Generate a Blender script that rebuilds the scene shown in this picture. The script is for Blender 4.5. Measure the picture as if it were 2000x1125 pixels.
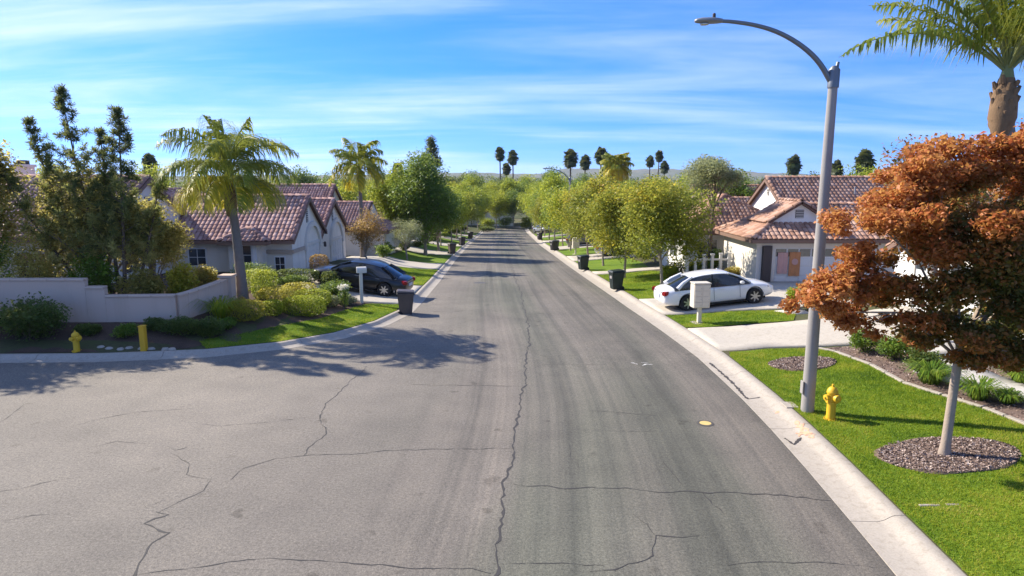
import bpy, bmesh, math, random
import numpy as np
from mathutils import Vector, Matrix, geometry as mgeo
R = math.radians
sc = bpy.context.scene
COL = sc.collection
for o in list(bpy.data.objects): bpy.data.objects.remove(o)

# ---------------------------------------------------------------- camera
cam_d = bpy.data.cameras.new('camera'); cam = bpy.data.objects.new('camera', cam_d); COL.objects.link(cam)
cam.location = (0, 0, 5.5); cam.rotation_euler = (R(90-9.5), 0, 0)
cam_d.sensor_width = 36.0; cam_d.lens = 36.0*1300/2000; cam_d.clip_start = .1; cam_d.clip_end = 20000
sc.camera = cam

# ---------------------------------------------------------------- sky, sun, exposure
SUN_EL = R(36); SUN_AZ = math.atan2(-.87, .49)          # the sun stands left of the road, a little ahead of the camera
w = bpy.data.worlds.new('World'); sc.world = w; w.use_nodes = True
nt = w.node_tree; nt.nodes.clear()
def N(t, typ, **k):
    n = t.nodes.new(typ)
    for a, b in k.items(): setattr(n, a, b)
    return n
ORD = 'first second third fourth fifth sixth seventh eighth ninth tenth eleventh twelfth thirteenth fourteenth fifteenth sixteenth seventeenth eighteenth nineteenth twentieth'.split()
ORD += ['twenty-'+q for q in ORD[:9]]
out = N(nt, 'ShaderNodeOutputWorld'); bg = N(nt, 'ShaderNodeBackground')
sky = N(nt, 'ShaderNodeTexSky'); sky.sky_type = 'NISHITA'; sky.sun_disc = False
sky.sun_elevation = SUN_EL; sky.sun_rotation = SUN_AZ; sky.altitude = 300; sky.air_density = 1.0; sky.dust_density = .25; sky.ozone_density = 1.6
hs = N(nt, 'ShaderNodeHueSaturation'); hs.inputs['Hue'].default_value = .504; hs.inputs['Saturation'].default_value = 1.27; hs.inputs['Value'].default_value = 1.0
tint = N(nt, 'ShaderNodeMixRGB', blend_type='MULTIPLY'); tint.inputs[0].default_value = 1; tint.inputs[2].default_value = (.72, .80, 1.04, 1)
tc = N(nt, 'ShaderNodeTexCoord'); lift = N(nt, 'ShaderNodeVectorMath', operation='ADD'); lift.inputs[1].default_value = (0, 0, .16); nrm_ = N(nt, 'ShaderNodeVectorMath', operation='NORMALIZE')
nt.links.new(tc.outputs['Generated'], lift.inputs[0]); nt.links.new(lift.outputs[0], nrm_.inputs[0]); nt.links.new(nrm_.outputs[0], sky.inputs[0])   # clear dry air: little whitening at the horizon
nt.links.new(sky.outputs[0], tint.inputs[1]); nt.links.new(tint.outputs[0], hs.inputs['Color'])
# high thin cirrus: noise on a plane far above (direction.xy / direction.z)
sx = N(nt, 'ShaderNodeSeparateXYZ'); nt.links.new(tc.outputs['Generated'], sx.inputs[0])
def MA(op, a, b=None, c=None, t=nt):
    m = N(t, 'ShaderNodeMath', operation=op)
    for i, v in enumerate((a, b, c)):
        if v is None: continue
        if isinstance(v, (int, float)): m.inputs[i].default_value = v
        else: t.links.new(v, m.inputs[i])
    return m.outputs[0]
zc = MA('MAXIMUM', sx.outputs[2], .015)
zp = MA('ADD', zc, .10)
cx = MA('DIVIDE', sx.outputs[0], zp); cy = MA('DIVIDE', sx.outputs[1], zp)
cv = N(nt, 'ShaderNodeCombineXYZ'); nt.links.new(cx, cv.inputs[0]); nt.links.new(cy, cv.inputs[1])
def cloud(scale, rot, loc, lo, hi, dist):
    mp = N(nt, 'ShaderNodeMapping'); mp.inputs['Rotation'].default_value = (0, 0, R(rot)); mp.inputs['Scale'].default_value = scale; mp.inputs['Location'].default_value = loc
    nt.links.new(cv.outputs[0], mp.inputs[0])
    nz = N(nt, 'ShaderNodeTexNoise'); nz.inputs['Scale'].default_value = 1; nz.inputs['Detail'].default_value = 7; nz.inputs['Roughness'].default_value = .58; nz.inputs['Distortion'].default_value = dist
    nt.links.new(mp.outputs[0], nz.inputs[0])
    mr = N(nt, 'ShaderNodeMapRange'); mr.interpolation_type = 'SMOOTHSTEP'
    mr.inputs[1].default_value = lo; mr.inputs[2].default_value = hi
    nt.links.new(nz.outputs[0], mr.inputs[0]); return mr.outputs[0]
c1 = cloud((.28, .95, 1), -9, (1.3, 4.1, 0), .30, .80, .5)
c2 = cloud((.22, .30, 1), 12, (3.1, 6.2, 0), .36, .60, .2)
cl = MA('MULTIPLY', c1, MA('ADD', MA('MULTIPLY', c2, .85), .15))
side = N(nt, 'ShaderNodeMapRange'); side.inputs[1].default_value = -.5; side.inputs[2].default_value = .45; side.inputs[3].default_value = .85; side.inputs[4].default_value = .34; nt.links.new(sx.outputs[0], side.inputs[0])   # the cirrus bank lies towards the left
cl = MA('MULTIPLY', cl, side.outputs[0])
mixc = N(nt, 'ShaderNodeMixRGB'); nt.links.new(cl, mixc.inputs[0]); nt.links.new(hs.outputs[0], mixc.inputs[1]); mixc.inputs[2].default_value = (4.9, 5.2, 5.6, 1)
nt.links.new(mixc.outputs[0], bg.inputs[0]); bg.inputs[1].default_value = .138
nt.links.new(bg.outputs[0], out.inputs[0])
sun_d = bpy.data.lights.new('sun', 'SUN'); sun_d.energy = 4.8; sun_d.angle = R(.55); sun_d.color = (1, .925, .80)
sun = bpy.data.objects.new('sun', sun_d); COL.objects.link(sun)
sdir = Vector((math.sin(SUN_AZ)*math.cos(SUN_EL), math.cos(SUN_AZ)*math.cos(SUN_EL), math.sin(SUN_EL)))
sun.rotation_euler = (-sdir).to_track_quat('-Z', 'Y').to_euler(); sun.location = sdir*60
sc.view_settings.view_transform = 'Standard'; sc.view_settings.look = 'None'
sc.view_settings.exposure = .95; sc.view_settings.gamma = 1.0; sc.view_settings.use_curve_mapping = False
sc.render.engine = 'CYCLES'
sc.cycles.max_bounces = 6; sc.cycles.transparent_max_bounces = 6; sc.cycles.diffuse_bounces = 3; sc.cycles.use_denoising = True

# ---------------------------------------------------------------- terrain functions
_RY=[-40,0,8.5,11.2,15.2,19.9,24,29,35,42.5,52,62.5,82,118,150,400]
_RX=[4.4,5.1,5.36,5.58,5.78,5.75,5.48,5.12,4.85,4.6,4.3,4.05,3.5,3.1,2.8,2.8]
LBP=[(-90,19.4),(-40,19.6),(-15.8,19.9),(-12.7,20.0),(-9.7,20.5),(-7.7,21.5),(-6.3,22.9),(-5.3,25.0),(-4.8,27.4),(-4.75,31),(-4.9,39),(-5.5,59),(-5.9,82),(-6.3,117),(-6.6,150),(-6.6,400)]
def RE(y): return np.interp(y,_RY,_RX)
def gz(y):
    y=np.asarray(y,float); a,b,s=16.,36.,.052
    q=-s*(np.clip(y,a,b)-a)**2/(2*(b-a))
    return q-s*(np.clip(y,b,132)-b)-s*(22-22*np.exp(-(np.clip(y,132,1e9)-132)/22.))*.9
def sst(a,b,x):
    t=np.clip((np.asarray(x,float)-a)/(b-a),0,1); return t*t*(3-2*t)
def left_d(x,y):
    """signed distance inside the left block from its kerb line"""
    x=np.asarray(x,float);y=np.asarray(y,float);best=np.full(np.broadcast(x,y).shape,1e9);sg=np.zeros_like(best)
    for (ax,ay),(bx,by) in zip(LBP[:-1],LBP[1:]):
        dx,dy=bx-ax,by-ay;L=dx*dx+dy*dy
        t=np.clip(((x-ax)*dx+(y-ay)*dy)/L,0,1)
        ex,ey=x-ax-t*dx,y-ay-t*dy;d=np.hypot(ex,ey)
        cr=dx*ey-dy*ex
        m=d<best; best=np.where(m,d,best); sg=np.where(m,np.where(cr>=0,1,-1),sg)
    return best*sg
def T(x,y):
    x=np.asarray(x,float);y=np.asarray(y,float)
    z=gz(y)+0*x
    t=x-(RE(y)+.82)
    zr=np.where(t>-.0001,.12+.075*np.clip(t,0,7)**1.0*sst(-.5,3,t),0)
    d=left_d(x,y)
    w=3.2+4.8*sst(-11.5,-7.5,x)
    zl=np.where(d>-.0001,.12+.75*sst(0,1,d/w)*(1-.35*sst(40,60,y)),0)
    return z+np.where(x>-1,zr,zl)
def Tz(x, y): return float(T(x, y))

# ---------------------------------------------------------------- materials
MT = {}
def new_mat(name):
    m = bpy.data.materials.new(name); m.use_nodes = True; m.node_tree.nodes.clear(); MT[name] = m
    return m, m.node_tree
def lk(t, a, b): t.links.new(a, b)
def ramp(t, fac, stops, interp='LINEAR'):
    r = N(t, 'ShaderNodeValToRGB'); cr = r.color_ramp; cr.interpolation = interp
    while len(cr.elements) < len(stops): cr.elements.new(.5)
    for e, (p_, c) in zip(cr.elements, stops): e.position = p_; e.color = (*c, 1) if len(c) == 3 else c
    if fac is not None: lk(t, fac, r.inputs[0])
    return r.outputs[0]
def noise(t, vec, scale, detail=4, rough=.55, dist=0):
    n = N(t, 'ShaderNodeTexNoise'); n.inputs['Scale'].default_value = scale; n.inputs['Detail'].default_value = detail
    n.inputs['Roughness'].default_value = rough; n.inputs['Distortion'].default_value = dist
    if vec is not None: lk(t, vec, n.inputs[0])
    return n.outputs[0]
def mapping(t, vec, scale=(1,1,1), rot=(0,0,0)):
    m = N(t, 'ShaderNodeMapping'); m.inputs['Scale'].default_value = scale; m.inputs['Rotation'].default_value = rot; lk(t, vec, m.inputs[0]); return m.outputs[0]
def mix(t, a, b, fac, mode='MIX'):
    m = N(t, 'ShaderNodeMixRGB', blend_type=mode)
    for i, v in enumerate((fac, a, b)):
        if isinstance(v, (int, float)): m.inputs[i].default_value = v
        elif isinstance(v, tuple): m.inputs[i].default_value = (*v, 1)
        else: lk(t, v, m.inputs[i])
    return m.outputs[0]
def finish(t, color, rough=.8, bump=None, bstr=.3, bdist=.02, metal=0, spec=.4, coat=0):
    o = N(t, 'ShaderNodeOutputMaterial'); b = N(t, 'ShaderNodeBsdfPrincipled')
    if isinstance(color, tuple): b.inputs['Base Color'].default_value = (*color, 1)
    else: lk(t, color, b.inputs['Base Color'])
    if isinstance(rough, (int, float)): b.inputs['Roughness'].default_value = rough
    else: lk(t, rough, b.inputs['Roughness'])
    b.inputs['Metallic'].default_value = metal; b.inputs['Specular IOR Level'].default_value = spec; b.inputs['Coat Weight'].default_value = coat
    b.inputs['Coat Roughness'].default_value = .05
    if bump is not None:
        n = N(t, 'ShaderNodeBump'); n.inputs['Strength'].default_value = bstr; n.inputs['Distance'].default_value = bdist
        lk(t, bump, n.inputs['Height']); lk(t, n.outputs[0], b.inputs['Normal'])
    lk(t, b.outputs[0], o.inputs[0]); return b
def wpos(t): return N(t, 'ShaderNodeNewGeometry').outputs['Position']
def objc(t): return N(t, 'ShaderNodeTexCoord').outputs['Object']

def simple(name, col, rough=.6, var=.12, scale=3.0, bump=.1, fine=40, metal=0, spec=.4, coat=0):
    """a plain colour broken up by two scales of noise"""
    m, t = new_mat(name); v = objc(t)
    a = noise(t, v, scale, 5, .6); b = noise(t, v, fine, 3, .6)
    c = mix(t, tuple(x*(1-var) for x in col), tuple(min(1, x*(1+var)) for x in col), a)
    c = mix(t, c, tuple(x*(1-var*.8) for x in col), MA('MULTIPLY', b, .5, t=t))
    finish(t, c, rough, b, bump, .01, metal, spec, coat)
    return m
def leafmat(name, stops, trans=.42, rough=.5, hue=.02):
    m, t = new_mat(name)
    at = N(t, 'ShaderNodeAttribute', attribute_name='rnd')
    oi = N(t, 'ShaderNodeObjectInfo')
    f = MA('ADD', at.outputs['Fac'], MA('MULTIPLY', MA('SUBTRACT', oi.outputs['Random'], .5, t=t), .10, t=t), t=t)
    c = ramp(t, f, stops)
    o = N(t, 'ShaderNodeOutputMaterial'); b = N(t, 'ShaderNodeBsdfPrincipled'); tr = N(t, 'ShaderNodeBsdfTranslucent'); mx = N(t, 'ShaderNodeMixShader')
    lk(t, c, b.inputs['Base Color']); b.inputs['Roughness'].default_value = rough; b.inputs['Specular IOR Level'].default_value = .3
    c2 = mix(t, c, (.95, .9, .25), .18, 'MIX')
    lk(t, c2, tr.inputs[0]); mx.inputs[0].default_value = trans
    lk(t, b.outputs[0], mx.inputs[1]); lk(t, tr.outputs[0], mx.inputs[2]); lk(t, mx.outputs[0], o.inputs[0])
    return m

# asphalt: UV holds (distance from the right edge, distance along the road)
m, t = new_mat('asphalt'); uv = N(t, 'ShaderNodeUVMap', uv_map='rc').outputs[0]; wp = wpos(t)
sxy = N(t, 'ShaderNodeSeparateXYZ'); lk(t, uv, sxy.inputs[0]); wxy = N(t, 'ShaderNodeSeparateXYZ'); lk(t, wp, wxy.inputs[0])
big = noise(t, wp, .16, 4, .55); mid = noise(t, wp, .9, 5, .6); fine = noise(t, wp, 55, 3, .7); agg = N(t, 'ShaderNodeTexVoronoi'); agg.inputs['Scale'].default_value = 70; lk(t, wp, agg.inputs[0])
c = ramp(t, big, [(.3, (.158, .141, .117)), (.5, (.188, .166, .137)), (.7, (.220, .193, .159))])
st1 = noise(t, mapping(t, uv, (1.5, .035, 1)), 1, 6, .62, .25)     # wheel tracks and paver streaks run along the road
st2 = noise(t, mapping(t, uv, (7, .02, 1)), 1, 4, .6)
lane = ramp(t, MA('MULTIPLY', sxy.outputs[0], -.1, t=t), [(0, (1, 1, 1)), (.62, (1, 1, 1)), (.80, (.18, .18, .18)), (1, (.05, .05, .05))])   # streaks fade into the side street
stc = ramp(t, st1, [(.33, (.62, .63, .64)), (.48, (.93, .93, .93)), (.66, (1.16, 1.14, 1.12))])
stf = ramp(t, st2, [(.38, (.86, .87, .88)), (.52, (1, 1, 1)), (.68, (1.10, 1.09, 1.07))])
cs = mix(t, mix(t, c, stc, 1.0, 'MULTIPLY'), stf, 1.0, 'MULTIPLY')
c = mix(t, c, cs, MA('MULTIPLY', lane, .9, t=t))
pat = ramp(t, noise(t, mapping(t, uv, (.42, .05, 1)), 1, 2, .4), [(.46, (1, 1, 1)), (.60, (.80, .86, .82))])
c = mix(t, c, pat, lane, 'MULTIPLY')
c = mix(t, c, ramp(t, mid, [(.3, (.84, .84, .85)), (.55, (1, 1, 1)), (.75, (1.1, 1.09, 1.07))]), .8, 'MULTIPLY')
c = mix(t, c, ramp(t, fine, [(.3, (.62, .62, .62)), (.5, (1, 1, 1)), (.72, (1.3, 1.28, 1.25))]), .7, 'MULTIPLY')
g1 = noise(t, wp, 16, 5, .75); g2 = noise(t, wp, 30, 3, .7)
c = mix(t, c, ramp(t, g1, [(.34, (.60, .60, .60)), (.5, (1, 1, 1)), (.66, (1.34, 1.33, 1.30))]), .62, 'MULTIPLY')
c = mix(t, c, ramp(t, g2, [(.36, (.55, .55, .55)), (.5, (1, 1, 1)), (.64, (1.42, 1.40, 1.36))]), .5, 'MULTIPLY')
xr = MA('ADD', sxy.outputs[0], MA('MULTIPLY', MA('SUBTRACT', mid, .5, t=t), .5, t=t), t=t)
lc = ramp(t, MA('MULTIPLY', xr, -.05, t=t), [(0, (.80, .80, .80)), (.06, (.88, .885, .88)), (.12, (.74, .755, .75)), (.17, (.94, .94, .93)), (.23, (.80, .83, .81)), (.27, (.86, .88, .86)), (.285, (1.0, .99, .98)), (.36, (.98, .97, .96)), (.46, (1.04, 1.03, 1.02)), (.62, (1.13, 1.12, 1.10)), (1, (1.16, 1.15, 1.13))])
c = mix(t, c, lc, 1.0, 'MULTIPLY')      # sealed right lane, paler worn mouth of the side street
oil = noise(t, wp, 1.7, 3, .5); c = mix(t, c, ramp(t, oil, [(.26, (.60, .59, .58)), (.34, (1, 1, 1))]), .8, 'MULTIPLY')
finish(t, c, .86, MA('ADD', fine, agg.outputs[0], t=t), .35, .008, spec=.25)

def concrete(name, col, scale=1.2, var=.14):
    m, t = new_mat(name); wp = wpos(t)
    a = noise(t, wp, scale, 6, .62); b = noise(t, wp, 34, 4, .65); s = noise(t, wp, 7, 5, .7, .6)
    c = mix(t, tuple(x*(1-var) for x in col), tuple(x*(1+var*.6) for x in col), a)
    c = mix(t, c, ramp(t, s, [(.36, (.72, .70, .66)), (.5, (1, 1, 1))]), .55, 'MULTIPLY')
    c = mix(t, c, ramp(t, b, [(.3, (.8, .8, .8)), (.6, (1.06, 1.06, 1.06))]), .7, 'MULTIPLY')
    finish(t, c, .85, b, .25, .008, spec=.3)
concrete('kerb_concrete', (.40, .35, .285)); concrete('drive_concrete', (.46, .41, .335), .6, .08); concrete('path_concrete', (.50, .47, .43))
def ground_mix(name, c0, c1, c2, s1, s2, bump=.5, bd=.03):
    m, t = new_mat(name); wp = wpos(t)
    a = noise(t, wp, s1, 5, .6); b = noise(t, wp, s2, 4, .7)
    c = mix(t, c0, c1, ramp(t, a, [(.35, (0,)*3), (.65, (1,)*3)])); c = mix(t, c, c2, ramp(t, b, [(.5, (0,)*3), (.75, (1,)*3)]))
    finish(t, c, .95, b, bump, bd, spec=.15)
ground_mix('lawn', (.10, .17, .012), (.16, .22, .018), (.06, .11, .008), .7, 26)
ground_mix('soil', (.10, .066, .046), (.066, .045, .034), (.16, .115, .085), 1.6, 38)
ground_mix('mulch_base', (.18, .125, .098), (.14, .098, .078), (.25, .18, .145), 5, 60)
ground_mix('far_ground', (.09, .10, .035), (.13, .115, .06), (.05, .07, .02), .02, .2)
ground_mix('yard', (.10, .085, .05), (.07, .085, .028), (.055, .045, .03), .25, 9)
ground_mix('hill', (.10, .115, .075), (.15, .14, .10), (.06, .08, .05), .004, .02, .2, 5)

m, t = new_mat('grass_blade')
at = N(t, 'ShaderNodeAttribute', attribute_name='rnd'); wp = wpos(t)
pn = noise(t, wp, .55, 4, .6); pn2 = noise(t, wp, 3.2, 3, .6)
f = MA('ADD', MA('MULTIPLY', at.outputs['Fac'], .40, t=t), MA('ADD', MA('MULTIPLY', MA('SUBTRACT', pn, .5, t=t), 1.25, t=t), MA('ADD', MA('MULTIPLY', MA('SUBTRACT', pn2, .5, t=t), .75, t=t), .28, t=t), t=t), t=t)
c = ramp(t, f, [(.18, (.080, .155, .014)), (.38, (.175, .275, .018)), (.56, (.29, .365, .022)), (.74, (.43, .42, .045)), (.92, (.50, .41, .12))])
o = N(t, 'ShaderNodeOutputMaterial'); b = N(t, 'ShaderNodeBsdfPrincipled'); tr = N(t, 'ShaderNodeBsdfTranslucent'); mx = N(t, 'ShaderNodeMixShader')
lk(t, c, b.inputs['Base Color']); b.inputs['Roughness'].default_value = .55; b.inputs['Specular IOR Level'].default_value = .25; lk(t, c, tr.inputs[0]); mx.inputs[0].default_value = .5
lk(t, b.outputs[0], mx.inputs[1]); lk(t, tr.outputs[0], mx.inputs[2]); lk(t, mx.outputs[0], o.inputs[0])

m, t = new_mat('mulch_chip'); at = N(t, 'ShaderNodeAttribute', attribute_name='rnd')
finish(t, ramp(t, at.outputs['Fac'], [(0, (.12, .080, .062)), (.45, (.26, .185, .150)), (.8, (.38, .29, .245)), (1, (.54, .45, .39))]), .95, spec=.15)

def stucco(name, col):
    m, t = new_mat(name); v = wpos(t)
    a = noise(t, v, .5, 5, .6); b = noise(t, v, 30, 4, .7); s = noise(t, mapping(t, v, (1.6, 1.6, .22)), 1, 5, .6)
    c = mix(t, tuple(x*.90 for x in col), tuple(min(1, x*1.05) for x in col), a)
    c = mix(t, c, ramp(t, s, [(.32, (.86, .84, .80)), (.5, (1, 1, 1))]), .6, 'MULTIPLY')
    finish(t, c, .9, b, .35, .012, spec=.2)
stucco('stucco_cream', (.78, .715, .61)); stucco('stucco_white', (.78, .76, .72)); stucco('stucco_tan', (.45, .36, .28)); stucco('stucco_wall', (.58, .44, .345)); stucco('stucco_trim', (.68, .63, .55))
def tilemat(name, stops):
    m, t = new_mat(name); at = N(t, 'ShaderNodeAttribute', attribute_name='rnd'); oi = N(t, 'ShaderNodeObjectInfo'); wp = wpos(t)
    f = MA('FRACT', MA('ADD', at.outputs['Fac'], oi.outputs['Random'], t=t), t=t)
    c = ramp(t, f, stops); s = noise(t, wp, 2.2, 6, .65); b = noise(t, wp, 25, 3, .6)
    c = mix(t, c, ramp(t, s, [(.3, (.66, .64, .62)), (.5, (1, 1, 1)), (.75, (1.15, 1.12, 1.08))]), .8, 'MULTIPLY')
    finish(t, c, .85, b, .25, .01, spec=.2)
tilemat('tile_rose', [(0, (.28, .160, .135)), (.35, (.36, .205, .170)), (.7, (.43, .265, .225)), (1, (.50, .33, .285))])
tilemat('tile_brown', [(0, (.30, .165, .110)), (.35, (.37, .21, .145)), (.7, (.43, .26, .185)), (1, (.50, .33, .25))])
simple('roof_under', (.14, .075, .055), .95)
simple('fascia', (.20, .12, .085), .7); simple('white_paint', (.74, .73, .70), .5, .06); simple('garage_white', (.66, .65, .62), .45, .05); simple('dark_trim', (.06, .045, .04), .6)
simple('door_tan', (.44, .34, .26), .5, .08)
simple('bark_grey', (.30, .25, .205), .95, .35, 6, .8, 30); simple('bark_brown', (.15, .105, .075), .95, .35, 6, .8, 30); simple('bark_pale', (.36, .285, .220), .9, .3, 5, .7, 30)
simple('palm_bark', (.20, .17, .145), .95, .3, 7, .8, 26); simple('palm_boot', (.21, .13, .07), .95, .4, 9, .8, 30); simple('palm_green_shaft', (.20, .22, .08), .6, .2, 6); simple('rachis', (.20, .215, .06), .5, .2, 6)
simple('pole_concrete', (.31, .285, .255), .8, .16, 4, .4, 60); simple('lamp_metal', (.17, .18, .19), .45, .12, 8, .1, 60, .6); simple('lamp_head', (.22, .23, .235), .5, .1, 8, .1, 60, .3); simple('lamp_lens', (.55, .55, .52), .2, .05)
simple('hydrant_yellow', (.70, .42, .02), .5, .14, 8, .2, 50); simple('post_yellow', (.68, .38, .02), .55, .14, 5, .2, 50)
simple('bin_green', (.018, .028, .026), .45, .3, 6, .1, 50); simple('bin_brown', (.085, .068, .058), .5, .3, 6, .1, 50); simple('bin_dark', (.040, .036, .040), .5, .3, 6, .1, 50); simple('bin_label', (.34, .31, .28), .6)
simple('mailbox_cream', (.64, .57, .45), .5, .07, 4, .1, 40); simple('post_white', (.66, .62, .54), .6, .08)
simple('tyre', (.018, .018, .018), .85, .3, 20); simple('rim', (.50, .51, .52), .28, .08, 8, .0, 40, .85); simple('car_dark', (.012, .012, .013), .6); simple('chrome', (.6, .6, .6), .15, .03, 5, 0, 30, 1.0)
simple('paint_white', (.74, .73, .70), .28, .02, 1.5, .0, 20, 0, .5, .8); simple('paint_black', (.010, .011, .013), .28, .1, 1.5, .0, 20, 0, .4, .35); simple('paint_silver', (.42, .43, .45), .3, .04, 1.5, 0, 20, .5, .5, .6); simple('paint_grey', (.10, .105, .115), .3, .04, 1.5, 0, 20, .3, .5, .6)
simple('car_glass', (.016, .020, .024), .06, .1, 1, 0, 20, 0, .9); simple('tail_red', (.30, .012, .014), .2); simple('head_lamp', (.55, .56, .58), .12, .03, 5, 0, 30, .4); simple('plate', (.65, .66, .68), .5)
simple('window_glass', (.035, .042, .05), .08, .2, 2, 0, 20, 0, .9); simple('vent_dark', (.055, .05, .05), .7)
simple('crack_tar', (.050, .045, .040), .8, .3, 8); simple('mark_dark', (.060, .052, .046), .8, .35, 3); simple('paint_orange', (.62, .33, .20), .8, .3, 9); simple('paint_mark', (.62, .60, .55), .8, .3, 9); simple('paint_gold', (.62, .46, .16), .7, .3, 9); simple('iron_lid', (.085, .075, .06), .6, .3, 9, .3)
simple('banner_orange', (.52, .22, .085), .7, .2, 3); simple('banner_pink', (.58, .33, .28), .7, .2, 3); simple('vest_red', (.40, .06, .05), .7)
simple('metal_grey', (.33, .33, .33), .5, .1, 5, 0, 30, .5); simple('cavity', (.03, .027, .022), .95)

leafmat('leaf_orange', [(0, (.060, .095, .018)), (.28, (.135, .110, .022)), (.46, (.28, .108, .026)), (.72, (.46, .118, .030)), (1, (.58, .22, .070))], .45)
leafmat('leaf_street', [(0, (.10, .145, .012)), (.4, (.21, .245, .016)), (.72, (.38, .345, .018)), (.9, (.52, .385, .022)), (1, (.56, .29, .024))], .5)
leafmat('leaf_green', [(0, (.050, .115, .012)), (.5, (.115, .215, .018)), (1, (.24, .33, .030))])
leafmat('leaf_lime', [(0, (.14, .22, .010)), (.5, (.29, .36, .014)), (1, (.50, .46, .020))], .5)
leafmat('leaf_olive', [(0, (.19, .18, .035)), (.5, (.43, .36, .085)), (1, (.72, .57, .19))], .58)
leafmat('leaf_silver', [(0, (.15, .18, .085)), (.5, (.28, .31, .16)), (1, (.45, .46, .27))])
leafmat('leaf_pine', [(0, (.018, .042, .016)), (.5, (.036, .070, .024)), (1, (.085, .110, .035))])
leafmat('leaf_needle', [(0, (.030, .060, .022)), (.4, (.075, .115, .034)), (.70, (.30, .29, .085)), (1, (.58, .49, .17))], .55)
leafmat('leaf_tuft', [(0, (.022, .045, .018)), (.26, (.075, .10, .030)), (.52, (.32, .285, .075)), (1, (.64, .53, .18))], .55)
leafmat('leaf_dark', [(0, (.032, .070, .014)), (.5, (.070, .125, .022)), (1, (.15, .20, .035))])
leafmat('leaf_rust', [(0, (.20, .13, .035)), (.5, (.40, .22, .065)), (1, (.58, .33, .11))])
leafmat('leaf_palm', [(0, (.10, .155, .018)), (.45, (.20, .25, .022)), (.8, (.40, .37, .025)), (1, (.62, .50, .030))], .42)
leafmat('leaf_fan', [(0, (.022, .050, .018)), (.6, (.050, .085, .025)), (1, (.12, .13, .05))], .25)
leafmat('leaf_gold', [(0, (.20, .22, .020)), (.5, (.42, .37, .030)), (1, (.60, .46, .060))])
leafmat('flower', [(0, (.45, .42, .36)), (1, (.75, .72, .66))]); leafmat('leaf_redorange', [(0, (.25, .14, .02)), (.4, (.48, .16, .03)), (1, (.62, .26, .06))])

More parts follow.
